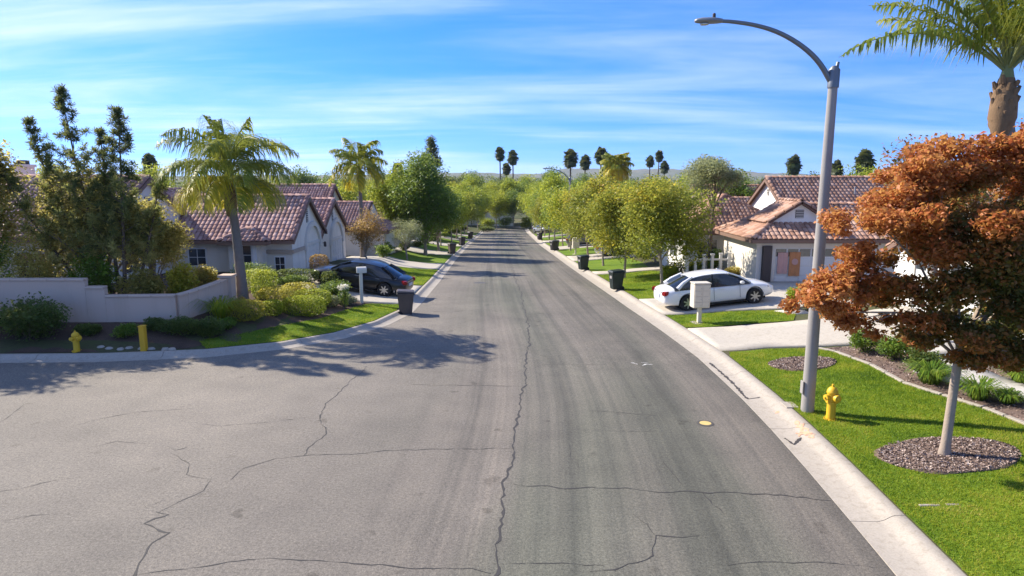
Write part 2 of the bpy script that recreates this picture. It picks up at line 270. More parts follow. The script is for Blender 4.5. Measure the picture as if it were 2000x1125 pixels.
# ---------------------------------------------------------------- mesh helpers
def link(o, parent=None):
    COL.objects.link(o)
    if parent is not None: o.parent = parent
    return o
def tag(o, label=None, cat=None, group=None, kind=None):
    if label: o['label'] = label
    if cat: o['category'] = cat
    if group: o['group'] = group
    if kind: o['kind'] = kind
    return o
def empty(name, loc=(0, 0, 0), rz=0, label=None, cat=None, group=None):
    o = bpy.data.objects.new(name, None); o.empty_display_size = .2; o.location = loc; o.rotation_euler = (0, 0, rz); COL.objects.link(o)
    return tag(o, label, cat, group)
def copy_tree(o, parent=None):
    c = o.copy(); COL.objects.link(c)
    if parent is not None: c.parent = parent
    for ch in list(KIDS.get(o.name, [])): copy_tree(ch, c)
    return c
KIDS = {}
def reg(o, parent):
    if parent is not None: KIDS.setdefault(parent.name, []).append(o)
    return o
class MB:
    def __init__(s): s.v = []; s.f = []; s.m = []
    def add(s, vs, fs, mi=0):
        b = len(s.v); s.v += [tuple(q) for q in vs]; s.f += [tuple(b+i for i in q) for q in fs]; s.m += [mi]*len(fs); return s
    def box(s, x0, x1, y0, y1, z0, z1, mi=0):
        return s.add([(x0,y0,z0),(x1,y0,z0),(x1,y1,z0),(x0,y1,z0),(x0,y0,z1),(x1,y0,z1),(x1,y1,z1),(x0,y1,z1)],
              [(0,3,2,1),(4,5,6,7),(0,1,5,4),(1,2,6,5),(2,3,7,6),(3,0,4,7)], mi)
    def tube(s, pts, rads, n=8, mi=0, cap=True):
        pts = [Vector(q) for q in pts]
        if not hasattr(rads, '__len__'): rads = [rads]*len(pts)
        rings = []; b = len(s.v); prev = None
        for i, q in enumerate(pts):
            d = (pts[min(i+1, len(pts)-1)]-pts[max(i-1, 0)])
            d = d.normalized() if d.length > 1e-9 else Vector((0, 0, 1))
            u = (prev if prev is not None else (Vector((1, 0, 0)) if abs(d.x) < .9 else Vector((0, 1, 0))))
            u = (u-d*u.dot(d)); u = u.normalized() if u.length > 1e-6 else d.orthogonal().normalized()
            prev = u; v_ = d.cross(u)
            for k in range(n):
                a = 2*math.pi*k/n; s.v.append(tuple(q+(u*math.cos(a)+v_*math.sin(a))*rads[i]))
        for i in range(len(pts)-1):
            for k in range(n):
                s.f.append((b+i*n+k, b+i*n+(k+1) % n, b+(i+1)*n+(k+1) % n, b+(i+1)*n+k)); s.m.append(mi)
        if cap:
            s.f.append(tuple(b+k for k in range(n))[::-1]); s.f.append(tuple(b+(len(pts)-1)*n+k for k in range(n))); s.m += [mi, mi]
        return s
    def lathe(s, prof, n=16, c=(0, 0, 0), mi=0, axis='z'):
        b = len(s.v)
        for r, z in prof:
            for k in range(n):
                a = 2*math.pi*k/n; x, y = r*math.cos(a), r*math.sin(a)
                q = (x, y, z) if axis == 'z' else ((z, x, y) if axis == 'x' else (y, z, x))
                s.v.append((c[0]+q[0], c[1]+q[1], c[2]+q[2]))
        for i in range(len(prof)-1):
            for k in range(n): s.f.append((b+i*n+k, b+i*n+(k+1) % n, b+(i+1)*n+(k+1) % n, b+(i+1)*n+k)); s.m.append(mi)
        s.f.append(tuple(b+k for k in range(n))[::-1]); s.f.append(tuple(b+(len(prof)-1)*n+k for k in range(n))); s.m += [mi, mi]
        return s
    def prism(s, poly, d, mi=0):
        """closed polygon (3D points) extruded by vector d"""
        n = len(poly); a = [Vector(q) for q in poly]; e = [q+Vector(d) for q in a]
        return s.add(a+e, [tuple(range(n))[::-1], tuple(range(n, 2*n))]+[(i, (i+1) % n, n+(i+1) % n, n+i) for i in range(n)], mi)
    def build(s, name, mats, parent=None, smooth=False, bevel=0, seg=1, ang=40):
        me = bpy.data.meshes.new(name); me.from_pydata(s.v, [], s.f)
        if not isinstance(mats, (list, tuple)): mats = [mats]
        for q in mats: me.materials.append(MT[q])
        if len(mats) > 1: me.polygons.foreach_set('material_index', s.m)
        bm = bmesh.new(); bm.from_mesh(me); bmesh.ops.recalc_face_normals(bm, faces=bm.faces[:])
        if bevel:
            es = [e for e in bm.edges if len(e.link_faces) == 2 and e.calc_face_angle(0) > R(35)]
            bmesh.ops.bevel(bm, geom=es, offset=bevel, segments=seg, affect='EDGES', clamp_overlap=True)
        bm.to_mesh(me); bm.free()
        if smooth:
            me.polygons.foreach_set('use_smooth', [True]*len(me.polygons))
            me.set_sharp_from_angle(angle=R(ang))
        o = bpy.data.objects.new(name, me); link(o, parent); return reg(o, parent)
def np_mesh(name, V, F, mat, rnd=None, parent=None, smooth=False, uv=None):
    V = np.asarray(V, np.float32); F = np.asarray(F, np.int32); k = F.shape[1]
    me = bpy.data.meshes.new(name); me.vertices.add(len(V)); me.vertices.foreach_set('co', V.ravel())
    me.loops.add(F.size); me.loops.foreach_set('vertex_index', F.ravel()); me.polygons.add(len(F))
    me.polygons.foreach_set('loop_start', np.arange(0, F.size, k, dtype=np.int32)); me.polygons.foreach_set('loop_total', np.full(len(F), k, np.int32))
    if rnd is not None:
        a = me.attributes.new('rnd', 'FLOAT', 'FACE'); a.data.foreach_set('value', np.asarray(rnd, np.float32))
    me.update(calc_edges=True); me.materials.append(MT[mat])
    if smooth: me.polygons.foreach_set('use_smooth', [True]*len(F))
    o = bpy.data.objects.new(name, me); link(o, parent); return reg(o, parent)
def rand_rot(rng, n, up=.35):
    """random orthonormal frames (d: along the leaf, s: across) with normals biased upward"""
    nn = rng.normal(size=(n, 3)); nn[:, 2] = np.abs(nn[:, 2])+up*2; nn /= np.linalg.norm(nn, axis=1)[:, None]
    d = rng.normal(size=(n, 3)); d -= (d*nn).sum(1)[:, None]*nn; d /= np.linalg.norm(d, axis=1)[:, None]+1e-9
    return d, np.cross(nn, d), nn
def leaf_quads(rng, C, size, aspect=.55, up=.3, jit=.35):
    n = len(C); d, s, nn = rand_rot(rng, n, up); L = size*(1+jit*rng.normal(size=n)).clip(.4, 1.9)[:, None]
    V = np.empty((n, 4, 3)); V[:, 0] = C-d*L*.5; V[:, 1] = C+s*L*aspect*.5+nn*L*.08; V[:, 2] = C+d*L*.5-nn*L*.10; V[:, 3] = C-s*L*aspect*.5+nn*L*.08
    return V.reshape(-1, 3), np.arange(n*4).reshape(n, 4)
def lump_points(rng, lumps, n, shell=.45):
    L = np.asarray(lumps, float); wgt = (L[:, 3]*L[:, 4]*L[:, 5])**.72; k = rng.choice(len(L), n, p=wgt/wgt.sum())
    d = rng.normal(size=(n, 3)); d /= np.linalg.norm(d, axis=1)[:, None]; r = rng.random(n)**shell
    r *= 1+.10*rng.normal(size=n)
    return L[k, :3]+d*L[k, 3:6]*r[:, None], k, r
def sub_lumps(rng, c, rad, k, lr=(.28, .5), fill=.72, flat=.8):
    out = []
    for _ in range(k):
        d = rng.normal(size=3); d /= np.linalg.norm(d); r = rng.random()**.45*fill; q = rng.uniform(*lr)
        out.append((c[0]+d[0]*rad[0]*r, c[1]+d[1]*rad[1]*r, c[2]+d[2]*rad[2]*r, rad[0]*q, rad[1]*q, rad[2]*q*flat))
    return out
def cdt_patch(name, poly, res, mat, dz, parent=None, holes=(), zf=None, uvf=None, skirt=0):
    """flat polygon in plan draped on the terrain"""
    zf = zf or T; pts = []; edges = []
    def ring(pl):
        b = len(pts); fine = []
        for (ax, ay), (bx, by) in zip(pl, list(pl[1:])+[pl[0]]):
            k = max(1, int(math.hypot(bx-ax, by-ay)/res))
            for i in range(k): fine.append((ax+(bx-ax)*i/k, ay+(by-ay)*i/k))
        for q in fine: pts.append(Vector(q))
        n = len(fine); edges.extend([(b+i, b+(i+1) % n) for i in range(n)]); return np.array(fine)
    outer = ring(list(poly))
    for h in holes: ring(list(h))
    x0, y0 = outer.min(0); x1, y1 = outer.max(0)
    for x in np.arange(x0+res*.5, x1, res):
        for y in np.arange(y0+res*.5, y1, res):
            pts.append(Vector((x, y)))
    vo, eo, fo, *_ = mgeo.delaunay_2d_cdt(pts, edges, [], 1 if not holes else 2, 1e-5)
    P2 = np.array([(q.x, q.y) for q in vo])
    Z = zf(P2[:, 0], P2[:, 1])+dz
    me = bpy.data.meshes.new(name); me.from_pydata([(a[0], a[1], z) for a, z in zip(P2, Z)], [], [tuple(q) for q in fo]); me.materials.append(MT[mat])
    bm = bmesh.new(); bm.from_mesh(me)
    bmesh.ops.delete(bm, geom=[v_ for v_ in bm.verts if not v_.link_faces], context='VERTS')
    bmesh.ops.recalc_face_normals(bm, faces=bm.faces[:])
    for f_ in bm.faces:
        if f_.normal.z < 0: f_.normal_flip()
    if skirt:
        be = [e for e in bm.edges if e.is_boundary]
        r_ = bmesh.ops.extrude_edge_only(bm, edges=be)
        for g in r_['geom']:
            if isinstance(g, bmesh.types.BMVert): g.co.z -= skirt
    bm.to_mesh(me); bm.free()
    if uvf:
        u = me.uv_layers.new(name='rc'); co = np.empty(len(me.vertices)*3, np.float32); me.vertices.foreach_get('co', co); co = co.reshape(-1, 3)
        li = np.empty(len(me.loops), np.int32); me.loops.foreach_get('vertex_index', li); uu = uvf(co[:, 0], co[:, 1])
        u.data.foreach_set('uv', np.stack([uu[0][li], uu[1][li]], 1).astype(np.float32).ravel())
    me.polygons.foreach_set('use_smooth', [True]*len(me.polygons))
    o = bpy.data.objects.new(name, me); link(o, parent); return reg(o, parent)
def in_poly(x, y, poly):
    x = np.asarray(x); c = np.zeros(x.shape, bool); n = len(poly)
    for i in range(n):
        (ax, ay), (bx, by) = poly[i], poly[(i+1) % n]
        if ay == by: continue
        c ^= ((ay > y) != (by > y)) & (x < (bx-ax)*(y-ay)/(by-ay)+ax)
    return c

# ================================================================ THE SETTING
def struct(o): o['kind'] = 'structure'; return o
rngG = np.random.default_rng(5)
# the ground: one sheet out to the horizon, lying under the street
ys = np.concatenate([np.arange(-40, 170, 4.), np.geomspace(170, 4000, 26)]); xs = np.concatenate([-np.geomspace(4000, 62, 24), np.linspace(-58, 58, 30), np.geomspace(62, 4000, 24)])
X, Y = np.meshgrid(xs, ys); Z = gz(Y)-.12+.34*sst(60, 75, np.abs(X))
nx, ny = len(xs), len(ys); idx = np.arange(nx*ny).reshape(ny, nx)
F = np.stack([idx[:-1, :-1], idx[:-1, 1:], idx[1:, 1:], idx[1:, :-1]], -1).reshape(-1, 4)
struct(np_mesh('ground', np.stack([X, Y, Z], -1).reshape(-1, 3), F, 'far_ground', smooth=True))
# hills on the horizon
def hills(name, r0, depth, hmax, seed, a0, a1):
    rg = np.random.default_rng(seed); na, nr = 160, 9
    A = np.linspace(R(a0), R(a1), na); prof = np.zeros(na)
    for k, amp in ((3, 1), (7, .5), (15, .3), (37, .14), (71, .07)): prof += amp*np.sin(np.linspace(0, k*2.2, na)+rg.uniform(0, 6.28))
    prof = (prof-prof.min())/(prof.max()-prof.min()); prof = .35+.65*prof
    V = []
    for j in range(nr):
        s = j/(nr-1); h = math.sin(s*math.pi)**.8
        for i in range(na):
            rr = r0+depth*s+60*math.sin(i*.9+j*2.1)
            V.append((rr*math.sin(A[i]), rr*math.cos(A[i]), -6.5+hmax*prof[i]*h*(1+.06*math.sin(i*2.3+j*4))))
    ii = np.arange(na*nr).reshape(nr, na); FF = np.stack([ii[:-1, :-1], ii[:-1, 1:], ii[1:, 1:], ii[1:, :-1]], -1).reshape(-1, 4)
    struct(np_mesh(name, V, FF, 'hill', smooth=True))
hills('hill', 2300, 900, 34, 3, -75, 6); hills('hill', 2600, 1100, 56, 8, 4, 75)

# the street: asphalt with the side street's mouth on the left
LB = np.array(LBP, float)
far = [(-6.6, 150), (-4, 160), (3, 161)]
road_poly = [(-90, -14)]+[(float(RE(y)), y) for y in (-14, 0, 5, 8.5, 10, 11.2, 13, 15.2, 17.5, 19.9, 22, 24, 26.5, 29, 32, 35, 38, 42.5, 47, 52, 57, 62.5, 72, 82, 100, 118, 134, 150)]+far[::-1]+[(x+.05, y) for x, y in LBP[::-1] if y < 149]
road = struct(cdt_patch('road', road_poly, 1.6, 'asphalt', 0.0, zf=lambda x, y: gz(y)+.022*np.clip(1-np.abs(x-.3)/5, 0, 1)*0, uvf=lambda x, y: (x-RE(y), y+.35*np.sin(x*.3))))
def strip(name, pts, w0, mat, dz, seed, jit=.5, parent=None, step=.12, zf=None):
    """thin ragged strip laid on the surface along a plan polyline"""
    rg = random.Random(seed); P_ = []
    for (ax, ay), (bx, by) in zip(pts[:-1], pts[1:]):
        n = max(1, int(math.hypot(bx-ax, by-ay)/step))
        for i in range(n): P_.append((ax+(bx-ax)*i/n, ay+(by-ay)*i/n))
    P_.append(pts[-1]); mb = MB(); n = len(P_); off = 0; vs = []
    for i, (x, y) in enumerate(P_):
        a, b = P_[max(0, i-1)], P_[min(n-1, i+1)]; dx, dy = b[0]-a[0], b[1]-a[1]; L = math.hypot(dx, dy) or 1
        nx_, ny_ = -dy/L, dx/L; off = off*.82+rg.uniform(-1, 1)*min(.05, w0*jit*4.5)
        ww = w0*rg.choice((.3, .5, .7, .9, 1.0, 1.3, 1.6))*min(1, .35+min(i, n-1-i)*.25)*.5
        for s in (1, -1):
            px, py = x+nx_*(off+s*ww), y+ny_*(off+s*ww); z = float((zf or (lambda q, r: gz(r)))(px, py))+dz; vs.append((px, py, z))
    mb.add(vs, [(2*i, 2*i+1, 2*i+3, 2*i+2) for i in range(n-1)])
    return mb.build(name, mat, parent)
cracks = [
 (.055, [(-0.4, 7.78), (-0.25, 8.57), (-0.13, 10.15), (0.05, 12.58), (0.2, 15.24), (0.44, 19.57), (0.59, 23.49), (0.53, 30.53), (0.25, 40.87), (0.0, 50.65), (-.4, 64)]),
 (.035, [(0.02, 11.28), (0.92, 11.17), (1.91, 11.07), (2.72, 11.04), (3.6, 10.94), (4.46, 10.84), (5.3, 10.73), (5.49, 10.71)]),
 (.04, [(3.39, 11.0), (3.49, 10.57), (3.55, 10.23)]),
 (.022, [(0.0, 12.92), (-1.05, 12.88), (-2.09, 12.83), (-3.1, 12.69), (-4.15, 12.58), (-4.67, 12.46), (-5.09, 11.98), (-5.21, 11.34)]),
 (.03, [(-4.15, 12.58), (-4.15, 13.1), (-4.0, 13.69), (-4.36, 14.41), (-4.57, 14.83), (-4.57, 15.79), (-4.46, 16.89), (-4.3, 17.95), (-4.23, 18.99)]),
 (.045, [(-5.33, 8.0), (-5.33, 8.51), (-5.39, 8.95), (-5.41, 9.34), (-5.28, 9.67), (-5.85, 9.94), (-5.61, 10.23), (-5.86, 10.4)]),
 (.024, [(-5.33, 8.51), (-4.89, 8.7), (-4.42, 8.8), (-4.1, 8.9), (-3.35, 8.9), (-2.67, 8.86), (-1.76, 8.76), (-0.58, 8.63), (-0.29, 8.57)]),
 (.018, [(-5.88, 10.3), (-5.76, 10.67), (-5.53, 11.07), (-5.6, 11.6)]), (.018, [(-0.26, 8.8), (0.59, 8.8), (1.32, 8.76)]),
 (.03, [(1.1, 8.6), (1.45, 8.67), (1.78, 8.86), (2.07, 9.01), (2.2, 9.34), (2.26, 9.55), (2.53, 9.49), (2.9, 9.55)]), (.018, [(2.22, 9.55), (2.18, 9.9), (2.0, 10.23)]),
 (.02, [(0.3, 17.03), (-0.96, 17.07), (-1.92, 17.14), (-2.76, 17.24)]), (.018, [(1.83, 15.14), (2.54, 15.02), (3.35, 14.83)]), (.018, [(3.09, 8.78), (3.69, 8.82), (4.42, 8.8), (5.26, 8.7)]),
 (.03, [(-7.16, 13.0), (-6.88, 12.83), (-6.71, 13.0)]), (.016, [(-8.72, 12.92), (-8.31, 13.31), (-7.57, 13.14)]), (.02, [(-11.63, 14.41), (-11.76, 15.06), (-11.93, 15.6)]),
 (.016, [(-9.9, 14.08), (-9.6, 14.5), (-8.97, 15.06), (-7.6, 15.3)]), (.018, [(-9.4, 10.9), (-8.78, 11.13), (-8.44, 11.44), (-7.9, 11.61)]), (.015, [(1.35, 13.94), (2.24, 13.85), (3.25, 13.85)]),
 (.018, [(0.91, 19.16), (1.98, 19.16), (3.34, 19.11)]), (.018, [(-8.27, 9.98), (-7.89, 10.15), (-7.3, 10.23)]), (.016, [(0.74, 23.49), (1.82, 23.07), (3.08, 22.97)]),
 (.014, [(-6.9, 12.7), (-6.3, 12.2), (-6.1, 11.7), (-5.4, 11.4)]), (.014, [(-4.6, 14.8), (-5.6, 14.4), (-6.6, 14.2), (-7.6, 14.5)]), (.014, [(2.9, 12.6), (3.0, 11.9), (3.1, 11.1)]), (.018, [(.5, 26.5), (1.7, 26.4), (2.6, 26.6)]), (.018, [(.4, 29.2), (-1, 29.1), (-2.4, 29.3)]), (.02, [(.4, 35), (-1.6, 35.1), (-3.8, 35)]),
 (.012, [(1.2, 13.2), (1.15, 12.5), (1.28, 12.0)]), (.03, [(-6.25, 10.6), (-6.15, 10.45), (-5.98, 10.7)])]
for i, (w_, p_) in enumerate(cracks): strip('crack', p_, w_*.72, 'crack_tar', .004, i+1, .42, road)
for i, (p_, w_) in enumerate([([(3.55, 19.3), (3.75, 19.2)], .10), ([(3.85, 19.05), (4.2, 19.15)], .07), ([(3.9, 19.4), (4.1, 19.3)], .05)]): strip('paint_mark', p_, w_, 'paint_mark', .005, 70+i, .3, road, .06)
mb = MB(); mb.lathe([(.13, -.02), (.13, .010), (.10, .012)], 18, (4.37, 14.33, 0)); vc = mb.build('valve_lid', 'paint_gold', road)
mb = MB(); mb.lathe([(.19, -.02), (.19, .006), (.15, .007)], 18, (4.37, 14.33, 0)); mb.build('valve_ring', 'iron_lid', road)
mb = MB(); mb.lathe([(.36, -.02), (.36, .007), (.33, .009)], 24, (-1.9, 38.5, float(gz(38.5)))); mb.build('manhole_lid', 'iron_lid', road)

# kerbs, cast in bays with open joints
PROF = [(-.02, -.06), (0, .006), (.42, .012), (.52, .045), (.62, .108), (.68, .130), (.82, .136), (.85, .12), (.85, -.15)]
def bays(name, path, prof, side, width=1.0, parent=None, bay=3.6, ylim=75):
    P_ = [Vector(q) for q in path]; fine = []
    for a, b in zip(P_[:-1], P_[1:]):
        n = max(1, int((b-a).length/.6))
        for i in range(n): fine.append(a+(b-a)*i/n)
    fine.append(P_[-1]); nrm = []
    for i in range(len(fine)):
        d = (fine[min(i+1, len(fine)-1)]-fine[max(0, i-1)]).normalized(); nrm.append(Vector((d.y, -d.x)))
    s = 0; start = 0; cuts = [0]
    for i in range(1, len(fine)):
        s += (fine[i]-fine[i-1]).length
        if s >= bay and fine[i].y < ylim: cuts.append(i); s = 0
    if cuts[-1] != len(fine)-1: cuts.append(len(fine)-1)
    for a, b in zip(cuts[:-1], cuts[1:]):
        mb = MB(); ring = []; k = len(prof)
        for i in range(a, b+1):
            q = fine[i].copy()
            if i == b and b != len(fine)-1: q = q+(fine[b-1]-fine[b]).normalized()*.014
            for t_, z_ in prof:
                c_ = q+nrm[i]*(t_*width if side > 0 else (.82-t_)*width); mb.v.append((c_.x, c_.y, float(gz(c_.y))+z_))
        n = b-a+1
        for i in range(n-1):
            for j in range(k-1): mb.f.append((i*k+j, i*k+j+1, (i+1)*k+j+1, (i+1)*k+j)); mb.m.append(0)
        mb.f.append(tuple(range(k))); mb.f.append(tuple((n-1)*k+j for j in range(k))); mb.m += [0, 0]
        mb.build('kerb_bay', 'kerb_concrete', parent, smooth=True, ang=50)
kr = struct(empty('kerb')); bays('kerb', [(float(RE(y)), y) for y in np.arange(-14, 150.1, 2)], PROF, 1, 1, kr)
kl = struct(empty('kerb')); bays('kerb', [tuple(q) for q in LB if q[1] < 151 and q[0] > -45], PROF, -1, .72, kl)
# utility spray marks and dark strips on the kerb
kz = lambda x, y: gz(y)+np.interp(x-RE(y), [q[0] for q in PROF[1:-1]], [q[1] for q in PROF[1:-1]])
for i, (p_, w_, m_) in enumerate([([(6.20, 15.08), (6.38, 14.72)], .12, 'paint_orange'), ([(6.35, 15.0), (6.3, 14.6)], .07, 'paint_orange'), ([(6.34, 14.2), (6.30, 13.2)], .10, 'paint_orange'), ([(6.15, 13.7), (6.42, 13.35)], .08, 'paint_orange'), ([(6.45, 14.0), (6.12, 13.5)], .06, 'paint_orange'),
     ([(5.93, 19.3), (5.96, 17.8), (5.93, 16.58), (5.90, 15.95)], .07, 'mark_dark'), ([(5.90, 15.97), (6.24, 16.06)], .06, 'mark_dark'), ([(5.80, 13.45), (5.84, 13.1)], .10, 'mark_dark'), ([(5.84, 13.1), (6.16, 13.42)], .07, 'mark_dark')]):
    strip('kerb_mark', p_, w_, m_, .007, 200+i, .03, kr, .06, zf=kz)

# the yards on both sides (bare earth; lawns, drives and beds lie on top)
ty = np.arange(-14, 152, 1.); tt = np.concatenate([np.arange(0, 9, .75), np.arange(9, 62, 4.)])
X = RE(ty)[:, None]+.82+tt[None]; Y = ty[:, None]+0*tt[None]; Z = T(X+1e-3, Y)
ii = np.arange(X.size).reshape(X.shape); F = np.stack([ii[:-1, :-1], ii[:-1, 1:], ii[1:, 1:], ii[1:, :-1]], -1).reshape(-1, 4)
struct(np_mesh('yard', np.stack([X, Y, Z], -1).reshape(-1, 3), F, 'yard', smooth=True))
struct(cdt_patch('yard', [tuple(q) for q in LBP if q[1] < 151 and q[0] > -60]+[(-60, 150), (-60, 19.5)], 1.1, 'yard', 0.0, zf=lambda x, y: T(np.where(left_d(x, y) < .02, x, x), y)+np.where(left_d(x, y) < .05, .12*0, 0)))

lawns = {}
def lawn(poly, near=None, name='lawn'):
    o = struct(cdt_patch(name, poly, .7, 'lawn', .022)); return o
def kb(y, e=.86): return (float(RE(y))+e, y)
L_NEAR = [kb(-6)]+[kb(y) for y in (0, 4, 8, 10, 12, 14, 16, 18, 19.6)]+[(6.75, 20.05), (8.03, 20.2), (9.3, 19.75), (9.6, 19.2), (9.86, 17.7), (9.82, 16.1), (10.14, 15.05), (10.44, 14.1), (10.6, 13.0), (10.9, 11), (11.2, 8), (11.3, -6)]
L_STRIP = [kb(23.75), kb(25), kb(26.2), (8.5, 26.1), (10.4, 25.55), (10.9, 25.0), (10.2, 23.6), (7.9, 23.75)]
L_FAR = [kb(30.6), kb(33), kb(36), kb(39), kb(42.2), (8.9, 42.2), (9.8, 40), (9.4, 35), (8.8, 32), (7.8, 30.8)]
def lk_(i, e):   # a point e inside the left kerb line near LBP[i]
    a = LB[max(i-1, 0)]; b = LB[min(i+1, len(LB)-1)]; d = (b-a)/np.linalg.norm(b-a); return (float(LB[i, 0]-d[1]*e), float(LB[i, 1]+d[0]*e))
L_LEFT = [lk_(4, .04), lk_(5, .04), lk_(6, .04), lk_(7, .04), lk_(8, .04), (-4.86, 28.9), (-6.3, 28.7), (-6.9, 26.6), (-7.3, 25.0), (-8.3, 23.6), (-9.3, 22.2), (-10.3, 21.3)]
L_LEFT2 = [(-4.9, 36.2), (-4.97, 40), (-5.15, 46), (-8.3, 46), (-9.2, 41), (-8.6, 37.2)]
for q in (L_NEAR, L_STRIP, L_FAR, L_LEFT, L_LEFT2): lawn(q)
for y0 in (44.6, 61, 77, 94, 111): lawn([kb(y0), kb(y0+4), kb(y0+9.5), (9.2, y0+9.5), (9.6, y0+4), (9.2, y0)])
def lkx(y): return float(np.interp(y, [q[1] for q in LBP[9:]], [q[0] for q in LBP[9:]]))
for y0 in (51.5, 67, 83, 99, 115): lawn([(lkx(y0)-.05, y0), (-9.8, y0), (-10, y0+10), (lkx(y0+10)-.05, y0+10), (lkx(y0+5)-.05, y0+5)])

def drive(poly, name='driveway', mat='drive_concrete', dz=.045):
    return struct(cdt_patch(name, poly, .8, mat, dz, skirt=.09))
drive([kb(20.3, .84), (8.03, 20.42), (9.5, 19.95), (11.5, 19.8), (15.2, 19.8), (15.2, 25.2), (11.8, 23.6), (9.5, 23.35), (7.8, 23.5), kb(23.5, .84)])
drive([kb(26.45, .84), (8.6, 26.3), (10.6, 25.8), (18, 25.6), (18, 33.1), (12, 33.1), (9.3, 31.4), (7.8, 30.5), kb(30.4, .84)])
drive([kb(42.5, .84), (9, 42.5), (13, 43), (13, 44.2), (9, 44.3), kb(44.3, .84)], 'path')
for y0 in (54.4, 70.8, 87, 104): drive([kb(y0, .84), (13, y0-.5), (13, y0+6.4), kb(y0+5.4, .84)])
drive([(-4.75, 29.2), (-6.6, 29.0), (-9.5, 29.8), (-11.9, 35.8), (-11.9, 42.2), (-8.8, 36.6), (-4.88, 35.6)])
for y0 in (46.2, 61.8, 77.4, 93.4, 109.5): drive([(lkx(y0)-.02, y0), (-12.3, y0-.5), (-12.3, y0+6), (lkx(y0+5)-.02, y0+5)])
drive([(10.55, 16.9), (11.0, 15.3), (11.7, 14.2), (12.6, 13.2), (14, 12.6), (14.4, 13.6), (12.9, 14.6), (12.2, 16.0), (12.3, 18.2), (14.8, 19.0), (14.8, 19.7), (11.4, 19.6), (11.3, 17.6)], 'path', 'path_concrete', .05)
drive([(10.2, 25.4), (11.3, 25.5), (11.2, 24.6), (10.6, 24.7)], 'path', 'path_concrete', .05)
# planting beds
bedR = struct(cdt_patch('planting_bed', [(9.45, 19.75), (9.9, 17.7), (9.86, 16.1), (10.18, 15.05), (10.48, 14.1), (10.64, 13.0), (10.94, 11), (11.24, 8), (11.4, 0), (14.8, 0), (14.8, 19.7), (11, 19.75)], .7, 'mulch_base', .014))
bedL = struct(cdt_patch('planting_bed', [(-34, 19.75), (-20, 19.85), (-15.8, 20.0), (-12.7, 20.1), (-10.3, 20.55), (-9.2, 22.2), (-8.2, 23.6), (-7.2, 25), (-6.8, 26.7), (-6.2, 28.8), (-9.4, 29.6), (-11.6, 35.5), (-20, 35.5), (-20, 22.2), (-34, 22.2)], .7, 'soil', .016))
# concrete edging of the right bed, laid in short lengths
edge = struct(empty('bed_edging')); ep = [(9.35, 19.7), (9.62, 19.2), (9.88, 17.7), (9.84, 16.1), (10.16, 15.05), (10.46, 14.1), (10.62, 13.0), (10.92, 11), (11.22, 8), (11.3, 2)]
for (ax, ay), (bx, by) in zip(ep[:-1], ep[1:]):
    n = max(1, int(math.hypot(bx-ax, by-ay)/.55))
    for i in range(n):
        p0 = (ax+(bx-ax)*i/n, ay+(by-ay)*i/n); p1 = (ax+(bx-ax)*(i+.96)/n, ay+(by-ay)*(i+.96)/n); d = Vector((p1[0]-p0[0], p1[1]-p0[1])).normalized(); nn_ = Vector((-d.y, d.x))*.06; mb = MB()
        z0, z1 = Tz(*p0), Tz(*p1); q = [(p0[0]+nn_.x, p0[1]+nn_.y), (p0[0]-nn_.x, p0[1]-nn_.y), (p1[0]-nn_.x, p1[1]-nn_.y), (p1[0]+nn_.x, p1[1]+nn_.y)]
        zz = (z0, z0, z1, z1); mb.add([(a, b, z-.05) for (a, b), z in zip(q, zz)]+[(a, b, z+.065) for (a, b), z in zip(q, zz)], [(0,3,2,1),(4,5,6,7),(0,1,5,4),(1,2,6,5),(2,3,7,6),(3,0,4,7)])
        mb.build('edging_block', 'kerb_concrete', edge, bevel=.012)
# mulch rings in the near lawn
RINGS = [(8.32, 12.02, 1.28, .62), (8.28, 18.4, .93, .72)]
def chips(name, n, sample, parent, size=.035, seed=1, lift=.02):
    rg = np.random.default_rng(seed); xy = sample(rg, n); C = np.column_stack([xy, T(xy[:, 0], xy[:, 1])+lift+rg.random(len(xy))*.02])
    V, F_ = leaf_quads(rg, C, size, .55, .5); o = np_mesh(name, V, F_, 'mulch_chip', rg.random(len(F_)), parent); o['kind'] = 'stuff'; return o
for i, (x, y, rx, asp) in enumerate(RINGS):
    pl = [(x+rx*math.cos(a)*(1+.05*math.sin(3*a+i)), y+rx*asp*math.sin(a)*(1+.06*math.sin(5*a))) for a in np.linspace(0, 2*math.pi, 28, endpoint=False)]
    ring = struct(cdt_patch('mulch_ring', pl, .25, 'mulch_base', .045, skirt=.05))
    def smp(rg, n):
        r = np.sqrt(rg.random(n))*.99; a = rg.random(n)*6.283; return np.column_stack([x+rx*r*np.cos(a), y+rx*asp*r*np.sin(a)])
    chips('mulch_chips', 5200 if i == 0 else 2600, smp, ring, .042, 3+i, .05)
def smpb(rg, n):
    q = np.column_stack([rg.uniform(9.5, 14.5, n*2), rg.uniform(8, 19.7, n*2)]); m = in_poly(q[:, 0], q[:, 1], [(9.45, 19.75), (9.9, 17.7), (9.86, 16.1), (10.18, 15.05), (10.48, 14.1), (10.64, 13.0), (10.94, 11), (11.24, 8), (14.8, 8), (14.8, 19.7)]); return q[m][:n]
chips('mulch_chips', 9000, smpb, bedR, .05, 9, .02)
